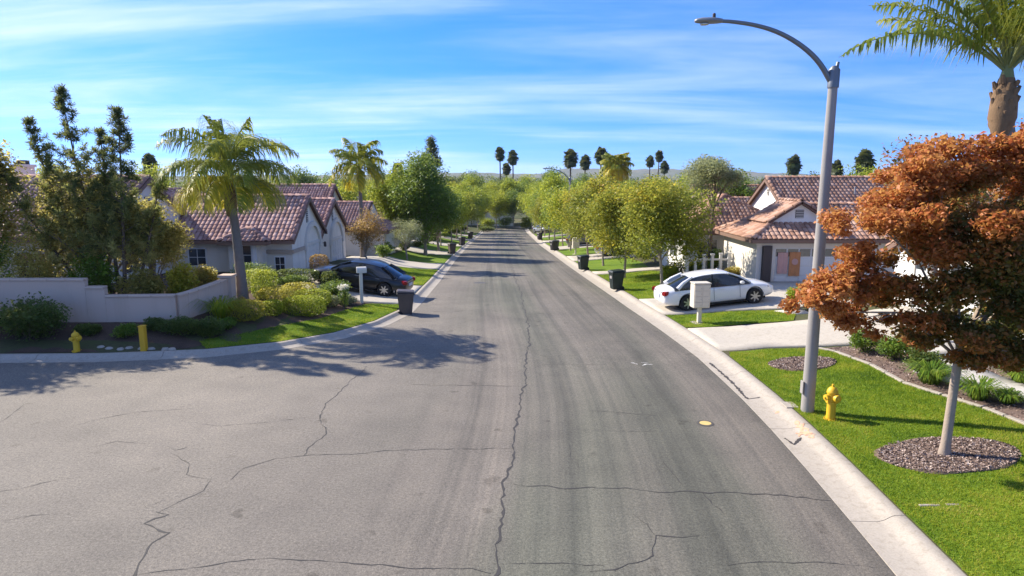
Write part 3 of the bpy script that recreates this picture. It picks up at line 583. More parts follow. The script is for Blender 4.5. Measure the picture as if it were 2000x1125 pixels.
# grass blades
def grass(poly, dens, h, wd, seed, avoid=()):
    rg = np.random.default_rng(seed); a = np.array(poly); x0, y0 = a.min(0); x1, y1 = a.max(0); n = int(dens*(x1-x0)*(y1-y0))
    q = np.column_stack([rg.uniform(x0, x1, n), rg.uniform(y0, y1, n)]); m = in_poly(q[:, 0], q[:, 1], poly)
    for (cx_, cy_, rx, asp) in avoid: m &= ((q[:, 0]-cx_)/rx)**2+((q[:, 1]-cy_)/(rx*asp))**2 > 1.0
    q = q[m]; n = len(q); z = T(q[:, 0], q[:, 1])+.015; B = np.column_stack([q, z])
    an = rg.random(n)*6.283; s = np.column_stack([np.cos(an), np.sin(an), 0*an])*wd; tip = np.column_stack([rg.normal(size=n)*.5*h, rg.normal(size=n)*.5*h, h*rg.uniform(.5, 1.25, n)])
    V = np.empty((n, 3, 3)); V[:, 0] = B-s; V[:, 1] = B+s; V[:, 2] = B+tip
    o = np_mesh('grass', V.reshape(-1, 3), np.arange(3*n).reshape(n, 3), 'grass_blade', rg.random(n)); return o
g = grass([q for q in L_NEAR if q[1] > 3.5]+[(11.2, 4), kb(4)], 2600, .052, .0075, 1, RINGS); tag(g, 'short green lawn grass around the mulch rings on the right', 'grass', kind='stuff')
g = grass(L_STRIP, 1400, .05, .009, 2); tag(g, 'narrow strip of green grass between the two right driveways', 'grass', kind='stuff')
g = grass(L_LEFT, 1500, .05, .009, 3); tag(g, 'bright green corner lawn on the left', 'grass', kind='stuff')
g = grass(L_FAR, 700, .055, .011, 4); tag(g, 'green lawn beyond the white car', 'grass', kind='stuff')
g = grass(L_LEFT2, 600, .055, .012, 5); tag(g, 'green lawn beyond the black car', 'grass', kind='stuff')

# ================================================================ HOUSES
TW, TL = .25, .34
def tile_mesh_arrays(k=4):
    V = []; 
    for j, (v_, h) in enumerate(((-.03, .030), (TL+.02, .0))):
        for i in range(k+1):
            a = math.pi*i/k; V.append((TW*.5-TW*.47*math.cos(a)*1.0-TW*.0, v_, h+.008+.050*math.sin(a)))
    b = len(V)
    for i in range(k+1):
        a = math.pi*i/k; V.append((TW*.5-TW*.47*math.cos(a), -.03, .004+.036*math.sin(a)))
    F_ = [(i, i+1, k+2+i, k+1+i) for i in range(k)]+[(b+i, b+i+1, i+1, i) for i in range(k)]
    return np.array(V), np.array(F_)
TV, TF = tile_mesh_arrays()
TILE = {}
def tile_data(mat):
    if mat not in TILE:
        me = bpy.data.meshes.new('tile'); me.from_pydata([tuple(q) for q in TV], [], [tuple(int(i) for i in q) for q in TF]); me.materials.append(MT[mat]); me.polygons.foreach_set('use_smooth', [True]*len(me.polygons)); me.set_sharp_from_angle(angle=R(50)); TILE[mat] = me
    return TILE[mat]
RIDGE = {}
def ridge_data(mat):
    if mat not in RIDGE:
        mb = MB(); k = 6; vs = []
        for x, r, h in ((0, .135, .02), (.44, .115, 0)):
            for i in range(k+1):
                a = math.pi*i/k; vs.append((x, -math.cos(a)*r, math.sin(a)*r*.9+h-.03))
        b = len(vs)
        for i in range(k+1):
            a = math.pi*i/k; vs.append((0, -math.cos(a)*.11, math.sin(a)*.085-.03))
        mb.add(vs, [(i, i+1, k+2+i, k+1+i) for i in range(k)]+[(b+i, b+i+1, i+1, i) for i in range(k)])
        me = bpy.data.meshes.new('ridge_tile'); me.from_pydata(mb.v, [], mb.f); me.materials.append(MT[mat]); me.polygons.foreach_set('use_smooth', [True]*len(me.polygons)); RIDGE[mat] = me
    return RIDGE[mat]
class House:
    def __init__(s, name, label, tile, loc=(0, 0, 0), rz=0, cat='house', group=None):
        s.root = empty(name, loc, rz, label, cat, group); s.tile = tile; s.faces = []; s.ridges = []; s.inst = 0
    def wall(s, x0, x1, y0, y1, z0, z1, mat='stucco_cream', name='wall'):
        return MB().box(x0, x1, y0, y1, z0, z1).build(name, mat, s.root)
    def gable(s, axis, x0, x1, y0, y1, zb, ze, slope, mat='stucco_cream', ov=.38, gov=.22, ends=(1, 1), near=(0, 0), gmat=None):
        """rectangular wing with a gable roof; axis = direction of the ridge; near = faces tiled piece by piece"""
        mb = MB(); mb.box(x0, x1, y0, y1, zb, ze)
        if axis == 'x':
            ym = (y0+y1)/2; zr = ze+slope*(y1-y0)/2; mb.prism([(x0+.003, y0, ze), (x0+.003, y1, ze), (x0+.003, ym, zr-.03)], (x1-x0-.006, 0, 0))
            xa, xb = x0-gov*ends[0], x1+gov*ends[1]; zo = ze-slope*ov+.05; zt = zr+.05
            s.faces += [([(xa, y0-ov, zo), (xb, y0-ov, zo), (xb, ym, zt), (xa, ym, zt)], near[0]), ([(xb, y1+ov, zo), (xa, y1+ov, zo), (xa, ym, zt), (xb, ym, zt)], near[1])]
            s.ridges.append(((xa, ym, zt+.05), (xb, ym, zt+.05)))
            for e, xe in ((ends[0], xa+.11), (ends[1], xb-.11)):
                if e: s.ridges += [((xe, y0-ov, zo+.05), (xe, ym, zt+.05)), ((xe, y1+ov, zo+.05), (xe, ym, zt+.05))]
            fb = MB()
            for e, xe, sg in ((ends[0], xa, -1), (ends[1], xb, 1)):
                if e:
                    for yy in (y0-ov, y1+ov): fb.prism([(xe, yy, zo-.03), (xe, ym, zt-.03), (xe, ym, zt-.24), (xe, yy, zo-.22)], (sg*.035, 0, 0))
            for yy, sg in ((y0-ov, -1), (y1+ov, 1)): fb.box(xa, xb, yy if sg > 0 else yy-.035, yy+.035 if sg > 0 else yy, zo-.20, zo-.02)
        else:
            xm = (x0+x1)/2; zr = ze+slope*(x1-x0)/2; mb.prism([(x0, y0+.003, ze), (x1, y0+.003, ze), (xm, y0+.003, zr-.03)], (0, y1-y0-.006, 0))
            ya, yb = y0-gov*ends[0], y1+gov*ends[1]; zo = ze-slope*ov+.05; zt = zr+.05
            s.faces += [([(x0-ov, yb, zo), (x0-ov, ya, zo), (xm, ya, zt), (xm, yb, zt)], near[0]), ([(x1+ov, ya, zo), (x1+ov, yb, zo), (xm, yb, zt), (xm, ya, zt)], near[1])]
            s.ridges.append(((xm, ya, zt+.05), (xm, yb, zt+.05)))
            for e, ye in ((ends[0], ya+.11), (ends[1], yb-.11)):
                if e: s.ridges += [((x0-ov, ye, zo+.05), (xm, ye, zt+.05)), ((x1+ov, ye, zo+.05), (xm, ye, zt+.05))]
            fb = MB()
            for e, ye, sg in ((ends[0], ya, -1), (ends[1], yb, 1)):
                if e:
                    for xx in (x0-ov, x1+ov): fb.prism([(xx, ye, zo-.03), (xm, ye, zt-.03), (xm, ye, zt-.24), (xx, ye, zo-.22)], (0, sg*.035, 0))
            for xx, sg in ((x0-ov, -1), (x1+ov, 1)): fb.box(xx if sg > 0 else xx-.035, xx+.035 if sg > 0 else xx, ya, yb, zo-.20, zo-.02)
        mb.build('wall', mat, s.root); fb.build('fascia', 'fascia', s.root)
    def hip(s, x0, x1, y0, y1, zb, ze, slope, mat='stucco_cream', ov=.4, near=(0, 0, 0, 0)):
        MB().box(x0, x1, y0, y1, zb, ze).build('wall', mat, s.root)
        X0, X1, Y0, Y1 = x0-ov, x1+ov, y0-ov, y1+ov; zo = ze-slope*ov+.05; hw = min(X1-X0, Y1-Y0)/2; zt = zo+slope*hw
        if X1-X0 >= Y1-Y0: ra, rb = (X0+hw, (Y0+Y1)/2, zt), (X1-hw, (Y0+Y1)/2, zt)
        else: ra, rb = ((X0+X1)/2, Y0+hw, zt), ((X0+X1)/2, Y1-hw, zt)
        a, b, c, d = (X0, Y0, zo), (X1, Y0, zo), (X1, Y1, zo), (X0, Y1, zo)
        if X1-X0 >= Y1-Y0: fs = [[a, b, rb, ra], [b, c, rb], [c, d, ra, rb], [d, a, ra]]; hr = [(a, ra), (d, ra), (b, rb), (c, rb), (ra, rb)]
        else: fs = [[a, b, ra], [b, c, rb, ra], [c, d, rb], [d, a, ra, rb]]; hr = [(a, ra), (b, ra), (c, rb), (d, rb), (ra, rb)]
        s.faces += list(zip(fs, near)); s.ridges += [((p_[0], p_[1], p_[2]+.05), (q[0], q[1], q[2]+.05)) for p_, q in hr if (Vector(p_)-Vector(q)).length > .3]
        fb = MB(); fb.box(X0, X1, Y0-.035, Y0, zo-.2, zo-.02).box(X0, X1, Y1, Y1+.035, zo-.2, zo-.02).box(X0-.035, X0, Y0, Y1, zo-.2, zo-.02).box(X1, X1+.035, Y0, Y1, zo-.2, zo-.02).build('fascia', 'fascia', s.root)
    def roof(s, single_ridges=False):
        mb = MB()
        for poly, _ in s.faces:
            q = [Vector(p_) for p_ in poly]; n = (q[1]-q[0]).cross(q[-1]-q[0]).normalized(); mb.prism([p_-n*.10 for p_ in q], n*.09)
        roof = mb.build('roof', 'roof_under', s.root)
        rg = np.random.default_rng(len(s.faces)*7+int(abs(s.root.location.y))); VV = []; FF = []; RR = []; nb = 0; single = []
        for poly, near in s.faces:
            q = [Vector(p_) for p_ in poly]; u = (q[1]-q[0]).normalized(); n = u.cross(q[-1]-q[0]).normalized(); v_ = n.cross(u)
            if n.z < 0: continue
            P2 = [((p_-q[0]).dot(u), (p_-q[0]).dot(v_)) for p_ in q]; um = [p_[0] for p_ in P2]; vm = max(p_[1] for p_ in P2)
            nr_ = max(1, round(vm/TL)); uu = np.arange(min(um)+TW*.02, max(um)-TW*.6, TW); C = []
            for r_ in range(nr_):
                v0 = vm*r_/nr_
                for u0 in uu: C.append((u0, v0))
            C = np.array(C); ok = in_poly(C[:, 0]+TW*.5, C[:, 1]+TL*.45, P2); C = C[ok]
            U = np.array(u); W_ = np.array(v_); NN = np.array(n); O = np.array(q[0])
            jit = rg.normal(size=(len(C), 2))*.006
            for (cu, cv_), (j1, j2) in zip(C, jit):
                p_ = O+U*(cu+j1)+W_*(cv_+j2)
                if near and s.inst < 300:
                    ob = bpy.data.objects.new('tile', tile_data(s.tile)); COL.objects.link(ob); ob.parent = roof
                    ob.matrix_local = Matrix(((U[0], W_[0], NN[0], p_[0]), (U[1], W_[1], NN[1], p_[1]), (U[2], W_[2], NN[2], p_[2]), (0, 0, 0, 1))); s.inst += 1
                else:
                    VV.append(p_+TV[:, :1]*U+TV[:, 1:2]*W_+TV[:, 2:]*NN); FF.append(TF+nb); nb += len(TV); RR += [rg.random()]*len(TF)
        if VV:
            o = np_mesh('roof_tiles', np.concatenate(VV), np.concatenate(FF), s.tile, RR, roof, smooth=True); o['kind'] = 'stuff'
        VV = []; FF = []; RR = []; nb = 0; me = ridge_data(s.tile); rv = np.array([tuple(v_.co) for v_ in me.vertices]); rf = np.array([tuple(p_.vertices) for p_ in me.polygons])
        for a, b in s.ridges:
            a, b = Vector(a), Vector(b); d = (b-a); L = d.length; d.normalize(); side = Vector((-d.y, d.x, 0)).normalized(); up = d.cross(side)
            if up.z < 0: up = -up; side = -side
            n = max(1, int(L/.40))
            for i in range(n):
                p_ = a+d*(i*L/n); M = Matrix(((d.x, side.x, up.x, p_.x), (d.y, side.y, up.y, p_.y), (d.z, side.z, up.z, p_.z), (0, 0, 0, 1)))
                if single_ridges:
                    ob = bpy.data.objects.new('ridge_tile', me); COL.objects.link(ob); ob.parent = roof; ob.matrix_local = M
                else:
                    Mn = np.array(M); VV.append(rv@Mn[:3, :3].T+Mn[:3, 3]); FF.append(rf+nb); nb += len(rv); RR += [rg.random()]*len(rf)
        if VV:
            o = np_mesh('ridge_tiles', np.concatenate(VV), np.concatenate(FF), s.tile, RR, roof, smooth=True); o['kind'] = 'stuff'
        return roof
    def fbox(s, mb, face, p, a0, a1, z0, z1, d0, d1, mi=0):
        """box on a wall face: face '+x','-x','+y','-y' at plane p; a = along the wall, d = out of the wall"""
        if face[1] == 'x':
            lo, hi = (p+d0, p+d1) if face[0] == '+' else (p-d1, p-d0); mb.box(lo, hi, a0, a1, z0, z1, mi)
        else:
            lo, hi = (p+d0, p+d1) if face[0] == '+' else (p-d1, p-d0); mb.box(a0, a1, lo, hi, z0, z1, mi)
    def window(s, face, p, a, z, w_, h, cols=2, rows=2, frame='white_paint', trim=True):
        fr = MB(); a0, a1, z0, z1 = a-w_/2, a+w_/2, z, z+h; t_ = .06
        for r_ in ((a0-t_, a1+t_, z1, z1+t_), (a0-t_, a1+t_, z0-t_, z0), (a0-t_, a0, z0, z1), (a1, a1+t_, z0, z1)): s.fbox(fr, face, p, *r_, -.02, .05)
        for i in range(1, cols): q = a0+w_*i/cols; s.fbox(fr, face, p, q-.014, q+.014, z0, z1, .0, .034)
        for i in range(1, rows): q = z0+h*i/rows; s.fbox(fr, face, p, a0, a1, q-.013, q+.013, .0, .031)
        win = fr.build('window', frame, s.root)
        g_ = MB(); s.fbox(g_, face, p, a0, a1, z0, z1, -.02, .018); g_.build('pane', 'window_glass', win)
        if trim:
            k = MB(); s.fbox(k, face, p, a0-.14, a1+.14, z0-.16, z0-.062, .0, .10); k.build('sill', 'stucco_trim', win)
        return win
    def garage(s, face, p, a0, a1, z0, z1, mat='garage_white', lights=True, trim='stucco_trim'):
        fr = MB()
        for r_ in ((a0-.16, a1+.16, z1, z1+.18), (a0-.16, a0, z0, z1), (a1, a1+.16, z0, z1)): s.fbox(fr, face, p, *r_, -.02, .07)
        g_ = MB(); s.fbox(g_, face, p, a0, a1, z0, z1, -.02, .012); d = g_.build('garage_door', mat, s.root); fr.build('door_surround', trim, s.root)
        rows, cols = 4, max(2, int(round((a1-a0)/.62)))
        for r_ in range(rows):
            for c_ in range(cols):
                b = MB(); q0 = a0+(a1-a0)*(c_+.07)/cols; q1 = a0+(a1-a0)*(c_+.93)/cols; y0_, y1_ = z0+(z1-z0)*(r_+.10)/rows, z0+(z1-z0)*(r_+.90)/rows
                s.fbox(b, face, p, q0, q1, y0_, y1_, .012, .03)
                top = lights and r_ == rows-1; b.build('pane' if top else 'panel', 'window_glass' if top else mat, d, bevel=0 if top else .008)
        return d
    def vent(s, face, p, a, z, w_=.45, h=.6, slats=6):
        b = MB(); s.fbox(b, face, p, a-w_/2, a+w_/2, z, z+h, -.02, .02); v_ = b.build('vent', 'vent_dark', s.root)
        for i in range(slats):
            b = MB(); q = z+h*(i+.15)/slats; s.fbox(b, face, p, a-w_/2+.02, a+w_/2-.02, q, q+h*.4/slats, .02, .045); b.build('slat', 'stucco_trim', v_)
        return v_
    def arch(s, face, p, a, z, r0, r1, d, mat='stucco_tan', leg=0, n=14):
        """raised arch band on a wall"""
        pts = [(a+r1*math.cos(t_), z+r1*math.sin(t_)) for t_ in np.linspace(0, math.pi, n)]+[(a+r0*math.cos(t_), z+r0*math.sin(t_)) for t_ in np.linspace(math.pi, 0, n)]
        mb = MB(); m_ = len(pts); sg = 1 if face[0] == '+' else -1
        f3 = (lambda q, e: (p+sg*e, q[0], q[1])) if face[1] == 'x' else (lambda q, e: (q[0], p+sg*e, q[1]))
        V = [f3(q, .0) for q in pts]+[f3(q, d) for q in pts]; Fc = []
        for i in range(n-1):
            j = 2*n-1-i; Fc += [(i, i+1, j-1, j), (m_+i, m_+j, m_+j-1, m_+i+1), (i, m_+i, m_+i+1, i+1), (j, j-1, m_+j-1, m_+j)]
        Fc += [(0, 2*n-1, m_+2*n-1, m_), (n-1, m_+n-1, m_+n, n)]
        mb.add(V, Fc); return mb.build('arch', mat, s.root)
    def chimney(s, x, y, z0, z1, w_=.7, mat='stucco_cream'):
        mb = MB().box(x-w_/2, x+w_/2, y-w_/2, y+w_/2, z0, z1).box(x-w_/2-.07, x+w_/2+.07, y-w_/2-.07, y+w_/2+.07, z1, z1+.14); c_ = mb.build('chimney', mat, s.root)
        MB().box(x-w_*.3, x+w_*.3, y-w_*.3, y+w_*.3, z1+.14, z1+.36).build('chimney_cap', 'dark_trim', c_)
    def pipe(s, x, y, z, h=.45):
        MB().tube([(x, y, z-.3), (x, y, z+h)], .05, 8).build('vent_pipe', 'metal_grey', s.root)

# ---- left: the house behind the palm, two gables towards the street
h = House('stucco_house', 'cream stucco house with twin street gables and rose tile roof behind the left palm', 'tile_rose')
h.gable('x', -19.5, -12, 36.2, 42.0, -.9, 2.32, .69, near=(1, 0), ends=(0, 1))
h.gable('x', -19.5, -12.15, 42.0, 48.4, -1.3, 2.0, .60, near=(1, 0), ends=(0, 1))
h.gable('y', -27, -19.5, 37, 49, -1.2, 2.5, .55, ends=(1, 1))
h.hip(-15.2, -13.4, 35.5, 37, -.7, 2.26, .5, near=(1, 1, 0, 0))
h.roof(True)
h.garage('+x', -12, 38.6, 41.2, -.4, 1.5, lights=False); h.arch('+x', -12, 39.9, 1.25, 1.36, 1.62, .14, 'stucco_trim'); h.vent('+x', -12, 39.1, 2.85, .34, .75, 7)
h.garage('+x', -12.15, 44.4, 47.4, -.9, 1.2, lights=False); h.arch('+x', -12.15, 45.9, .95, 1.5, 1.76, .14, 'stucco_trim'); h.vent('+x', -12.15, 45.2, 2.55, .34, .6, 6)
h.window('-y', 35.5, -14.25, .35, .55, 1.5, 1, 3); h.window('-y', 36.2, -12.7, .35, .5, .8); h.window('-y', 36.2, -17.2, .7, .9, .9)
b_ = MB(); b_.box(-13.52, -12.003, 36.09, 36.2, 1.36, 1.56).box(-12, -11.9, 36.1, 38.2, 1.36, 1.56); b_.build('band', 'stucco_tan', h.root)
b_ = MB(); b_.box(-14.72, -14.52, 35.38, 35.5, -.6, 2.0).box(-13.88, -13.68, 35.38, 35.5, -.6, 2.0); b_.build('pilaster', 'white_paint', h.root)
b_ = MB(); b_.tube([(-11.98, 42.0, 1.35), (-11.86, 42.0, 1.4)], .02, 6).lathe([(.03, 1.12), (.09, 1.16), (.08, 1.4), (.02, 1.47)], 8, (-11.83, 42.0, 0)); b_.build('lantern', 'dark_trim', h.root)
h.pipe(-15.5, 38.2, 3.7)

# ---- left: the house behind the wall, seen through the trees
h = House('stucco_house', 'long cream house with rose tile roof behind the left garden wall', 'tile_rose')
h.gable('x', -38, -18.6, 29.8, 38.6, -.6, 2.95, .56, near=(0, 0), ends=(1, 1)); h.hip(-31, -24.5, 26.6, 30.4, -.3, 2.6, .5)
h.roof(); h.window('+x', -18.6, 32.3, .9, 1.2, 1.2); h.vent('+x', -18.6, 34.2, 3.9, .5, .6); h.window('-y', 29.8, -21.5, .9, 1.6, 1.2); h.window('-y', 26.6, -27.7, .9, 1.6, 1.2); h.chimney(-26, 36, 2.5, 6.0); h.pipe(-21, 33, 5.1)

# ---- left: next house down the street
h = House('stucco_house', 'pale house with tall narrow gable and rose tile roof beyond the twin gables', 'tile_rose')
h.gable('x', -22, -11.6, 52.6, 59.4, -2.2, 1.55, .52, ends=(0, 0)); h.gable('x', -30, -16.6, 59.0, 66.0, -2.4, 2.5, .62, ends=(0, 1)); h.hip(-11.7, -10.3, 53.4, 58.6, -2, 1.35, .5)
h.roof(); h.garage('+x', -10.3, 54.2, 57.8, -1.25, .8, lights=False); h.window('-y', 52.6, -14, -.2, 1.5, 1.1); h.window('-y', 52.6, -18, -.2, 1.5, 1.1); h.vent('+x', -16.6, 62.5, 3.4, .4, .6); h.pipe(-15, 54.5, 3.0); h.pipe(-18, 55, 3.2)

# ---- right: house behind the white car (side-facing garage under a clipped gable)
h = House('stucco_house', 'white gabled house with brown tile roof and garage beside the white car', 'tile_brown')
zo, sl = 2.6, .60
# garage wing: walls, skirt roof, little gable
h.hip(12.2, 23, 33, 38.2, -.4, 2.62, .52, near=(1, 0, 0, 1))
xm, yk, zk, zr = 14.6, 33.95, 3.30, 4.25; hw_ = 1.55; sl = (zr-zk)/hw_
h.faces += [([(xm-hw_-.15, 36.6, zk-.1), (xm-hw_-.15, yk-.25, zk-.1), (xm, yk-.25, zr), (xm, 36.6, zr)], 1), ([(xm+hw_+.15, yk-.25, zk-.1), (xm+hw_+.15, 36.6, zk-.1), (xm, 36.6, zr), (xm, yk-.25, zr)], 1)]
h.ridges += [((xm-hw_-.15, yk-.16, zk-.05), (xm, yk-.16, zr+.05)), ((xm+hw_+.15, yk-.16, zk-.05), (xm, yk-.16, zr+.05)), ((xm, yk-.2, zr+.06), (xm, 36.6, zr+.06))]
MB().prism([(xm-hw_, yk, zk-.25), (xm+hw_, yk, zk-.25), (xm+hw_, yk, zk-.04), (xm, yk, zr-.12), (xm-hw_, yk, zk-.04)], (0, .4, 0)).build('gable_wall', 'stucco_white', h.root)
MB().box(12.1, 17.9, 32.86, 33, 2.12, 2.34).build('band', 'stucco_trim', h.root)
h.vent('-y', yk, xm, zk+.12, .42, .42, 5)
h.garage('-y', 33, 13.1, 17.3, .12, 2.0); MB().box(12.45, 12.85, 32.75, 33, .0, 2.12).build('pilaster', 'dark_trim', h.root)
# lower wing towards the street and the tall gable behind
h.hip(10.4, 16.5, 39.4, 46.2, -.8, 2.5, .58, near=(1, 0, 0, 1), mat='stucco_white')
h.gable('x', 16.0, 27, 37.6, 46.4, -.6, 2.9, .56, mat='stucco_white', near=(0, 0), ends=(1, 1))
h.roof(True)
h.vent('-x', 16.0, 42, 4.35, .4, .4, 4); h.window('-y', 39.4, 11.6, .6, 1.1, 1.2); h.window('-x', 10.4, 42.6, .5, 1.6, 1.3); h.pipe(20.5, 40.2, 4.3, .6); h.pipe(22.5, 40.6, 4.5, .4)
b_ = MB(); b_.lathe([(.34, 0), (.34, .12), (.2, .28), (.03, .33)], 12, (12.6, 40.9, 3.35)); b_.build('roof_vent', 'tile_brown', h.root)
# ---- right: the near house behind the orange tree
h = House('stucco_house', 'white house with brown tile roof mostly hidden behind the orange tree', 'tile_brown')
h.gable('x', 15.2, 27, 18.6, 26.2, -.2, 2.85, .52, mat='stucco_white', ends=(1, 1)); h.hip(16.8, 28, 8.5, 19.2, -.2, 2.85, .5, mat='stucco_white'); h.roof()
h.garage('-x', 15.2, 20.2, 24.8, .55, 2.55); h.vent('-x', 15.2, 22.4, 3.5, .5, .5); h.window('-x', 16.8, 16.2, 1.1, 1.4, 1.3); h.window('-x', 16.8, 12.5, 1.1, 1.8, 1.3); h.window('-y', 8.5, 20, 1.1, 1.8, 1.3)
# ---- right: the house after it, half hidden by street trees
h = House('stucco_house', 'cream house with long brown ridge behind the street trees past the white car', 'tile_brown')
h.gable('x', 11.6, 24, 52.6, 60.4, -2, 1.7, .5, ends=(1, 0)); h.gable('x', 17, 32, 59, 67, -2.4, 2.6, .5, ends=(1, 1)); h.roof()
h.garage('-x', 11.6, 54.2, 58.8, -1.0, 1.0); h.window('-y', 52.6, 14, .0, 1.3, 1.1); h.vent('-x', 11.6, 56.5, 2.3, .4, .5)

# ---- houses further down, one built with its parts and copied
proto = House('stucco_house', 'x', 'tile_brown')
proto.gable('x', 0, 12, 0, 7.0, -1.2, 2.55, .5, ends=(1, 0)); proto.gable('x', 3.5, 15, 6.5, 13.5, -1.2, 2.7, .55, ends=(1, 1)); proto.roof()
proto.garage('-x', 0, 1.2, 5.8, .0, 2.1); proto.vent('-x', 0, 3.5, 3.1, .4, .5); proto.window('-x', 3.5, 10, .8, 1.6, 1.2); proto.window('-y', 0, 4, .8, 1.5, 1.1); proto.window('-y', 0, 8.5, .8, 1.5, 1.1); proto.chimney(10, 10, 2.5, 5.2)
protoL = House('stucco_house', 'x', 'tile_rose')
protoL.gable('x', -12, 0, 0, 7.0, -1.2, 2.55, .5, ends=(0, 1)); protoL.hip(-15, -3.5, 6.4, 13.5, -1.2, 2.6, .55); protoL.roof()
protoL.garage('+x', 0, 1.2, 5.8, .0, 2.1); protoL.vent('+x', 0, 3.5, 3.1, .4, .5); protoL.window('+x', -3.5, 10, .8, 1.6, 1.2); protoL.window('-y', 0, -4, .8, 1.5, 1.1); protoL.window('-y', 0, -8.5, .8, 1.5, 1.1); protoL.chimney(-10, 10, 2.5, 5.2)
def place_house(pr, first, x, y, rz, label):
    r_ = pr.root if first else copy_tree(pr.root); r_.location = (x, y, float(gz(y+3))+.55); r_.rotation_euler = (0, 0, rz); r_['label'] = label; r_['group'] = 'houses further down the street'
ordn = ['third', 'fourth', 'fifth', 'sixth', 'seventh']
for i, y in enumerate((69, 85, 101.5, 118)): place_house(proto, i == 0, 11.4, y, 0, f'{ordn[i+1]} house down the right side, brown roof behind street trees')
for i, y in enumerate((68, 84, 100, 116)): place_house(protoL, i == 0, -11.6, y, 0, f'{ordn[i]} house down the left side of the street, partly behind trees')
place_house(proto, False, -13, 178, R(-90), 'far pale house closing the view at the end of the street'); place_house(proto, False, 10, 176, R(-90), 'far house right of the street end, mostly behind trees')
for i, (x, y) in enumerate(((34, 49), (33, 66), (36, 84), (-36, 52), (-38, 69), (-36, 87))):
    s_ = 'right' if x > 0 else 'left'; place_house(proto if x > 0 else protoL, False, x, y, 0, f'{ordn[i % 3].replace("third", "first").replace("fourth", "second").replace("fifth", "third")} back-row roof from the front, behind the {s_} street houses')
# banners hung on the garage, seen beside the white car
def banner(x0, x1, z0, z1, y, mat, label):
    mb = MB(); n = 6; vs = []
    for j, yy in enumerate((y, y-.012)):
        for i in range(n+1):
            for z in (z0, z1): vs.append((x0+(x1-x0)*i/n, yy-.02*math.sin(i*1.7), z))
    k = 2*(n+1); fs = []
    for i in range(n): a = 2*i; fs += [(a, a+1, a+3, a+2), (k+a, k+a+2, k+a+3, k+a+1), (a, a+2, k+a+2, k+a), (a+1, k+a+1, k+a+3, a+3)]
    fs += [(0, k, k+1, 1), (2*n, 2*n+1, k+2*n+1, k+2*n)]
    mb.add(vs, fs); return tag(mb.build('banner', mat, None), label, 'banner')
banner(13.22, 13.74, .72, 1.78, 32.92, 'banner_pink', 'pale pink banner hanging on the garage door beside the orange one'); bo = banner(13.80, 14.36, .60, 1.80, 32.92, 'banner_orange', 'orange banner hanging on the garage door behind the white car')
mb = MB(); mb.lathe([(.16, 0), (.16, .012)], 12, (14.08, 32.88, 1.32), 0, 'y'); mb.build('print', 'banner_pink', bo)

# ---- left garden wall: stepped top, capped, with a raking return and an end pier
wl = empty('garden_wall', (0, 0, 0), 0, 'stepped mauve stucco garden wall above the left planting bed', 'wall')
def wallrun(pts, tops, name='wall'):
    mb = MB(); th = .10
    for (a, b), (ta, tb) in zip(zip(pts[:-1], pts[1:]), tops):
        d = (Vector(b)-Vector(a)).normalized(); n_ = Vector((-d.y, d.x))*th
        za, zb = Tz(*a)-.5, Tz(*b)-.5
        q = [(a[0]+n_.x, a[1]+n_.y, za), (a[0]-n_.x, a[1]-n_.y, za), (b[0]-n_.x, b[1]-n_.y, zb), (b[0]+n_.x, b[1]+n_.y, zb)]
        qt = [(*q[0][:2], ta), (*q[1][:2], ta), (*q[2][:2], tb), (*q[3][:2], tb)]
        mb.add(q+qt, [(0,3,2,1),(4,5,6,7),(0,1,5,4),(1,2,6,5),(2,3,7,6),(3,0,4,7)])
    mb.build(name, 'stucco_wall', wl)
    for (a, b), (ta, tb) in zip(zip(pts[:-1], pts[1:]), tops):
        L = (Vector(b)-Vector(a)).length; k = max(1, int(L/.6)); d = (Vector(b)-Vector(a))/L; n_ = Vector((-d.y, d.x))*.14
        for i in range(k):
            f0, f1 = i/k, (i+.985)/k; p0 = Vector(a)+d*L*f0; p1 = Vector(a)+d*L*f1; z0, z1 = ta+(tb-ta)*f0+.003, ta+(tb-ta)*f1+.003
            q = [(p0.x+n_.x, p0.y+n_.y, z0), (p0.x-n_.x, p0.y-n_.y, z0), (p1.x-n_.x, p1.y-n_.y, z1), (p1.x+n_.x, p1.y+n_.y, z1)]
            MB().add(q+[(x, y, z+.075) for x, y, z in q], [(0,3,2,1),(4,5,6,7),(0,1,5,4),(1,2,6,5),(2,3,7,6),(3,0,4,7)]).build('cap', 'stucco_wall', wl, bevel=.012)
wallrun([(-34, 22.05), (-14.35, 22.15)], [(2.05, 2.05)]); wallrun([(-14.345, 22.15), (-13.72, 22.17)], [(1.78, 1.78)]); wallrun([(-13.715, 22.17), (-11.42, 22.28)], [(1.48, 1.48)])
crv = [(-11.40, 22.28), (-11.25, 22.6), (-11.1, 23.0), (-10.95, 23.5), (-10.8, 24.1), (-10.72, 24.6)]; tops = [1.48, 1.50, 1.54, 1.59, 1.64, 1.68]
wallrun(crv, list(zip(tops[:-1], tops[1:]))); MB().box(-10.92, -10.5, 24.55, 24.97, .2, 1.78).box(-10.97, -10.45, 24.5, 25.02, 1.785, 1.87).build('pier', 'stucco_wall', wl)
# ---- white railing with posts in front of the court
rl = empty('white_railing', (0, 0, 0), 0, 'white post railing beside the garage beyond the white car', 'railing')
for i in range(6):
    x = 9.7+i*.46; z = Tz(x, 36.6); MB().box(x-.07, x+.07, 36.5, 36.64, z-.2, z+1.25).box(x-.10, x+.10, 36.47, 36.67, z+1.25, z+1.33).build('post', 'white_paint', rl)
z = Tz(10.8, 36.6); MB().box(9.5, 12.2, 36.54, 36.6, z+.98, z+1.08).build('rail', 'white_paint', rl); MB().box(9.5, 12.2, 36.54, 36.6, z+.12, z+.2).build('rail', 'white_paint', rl)

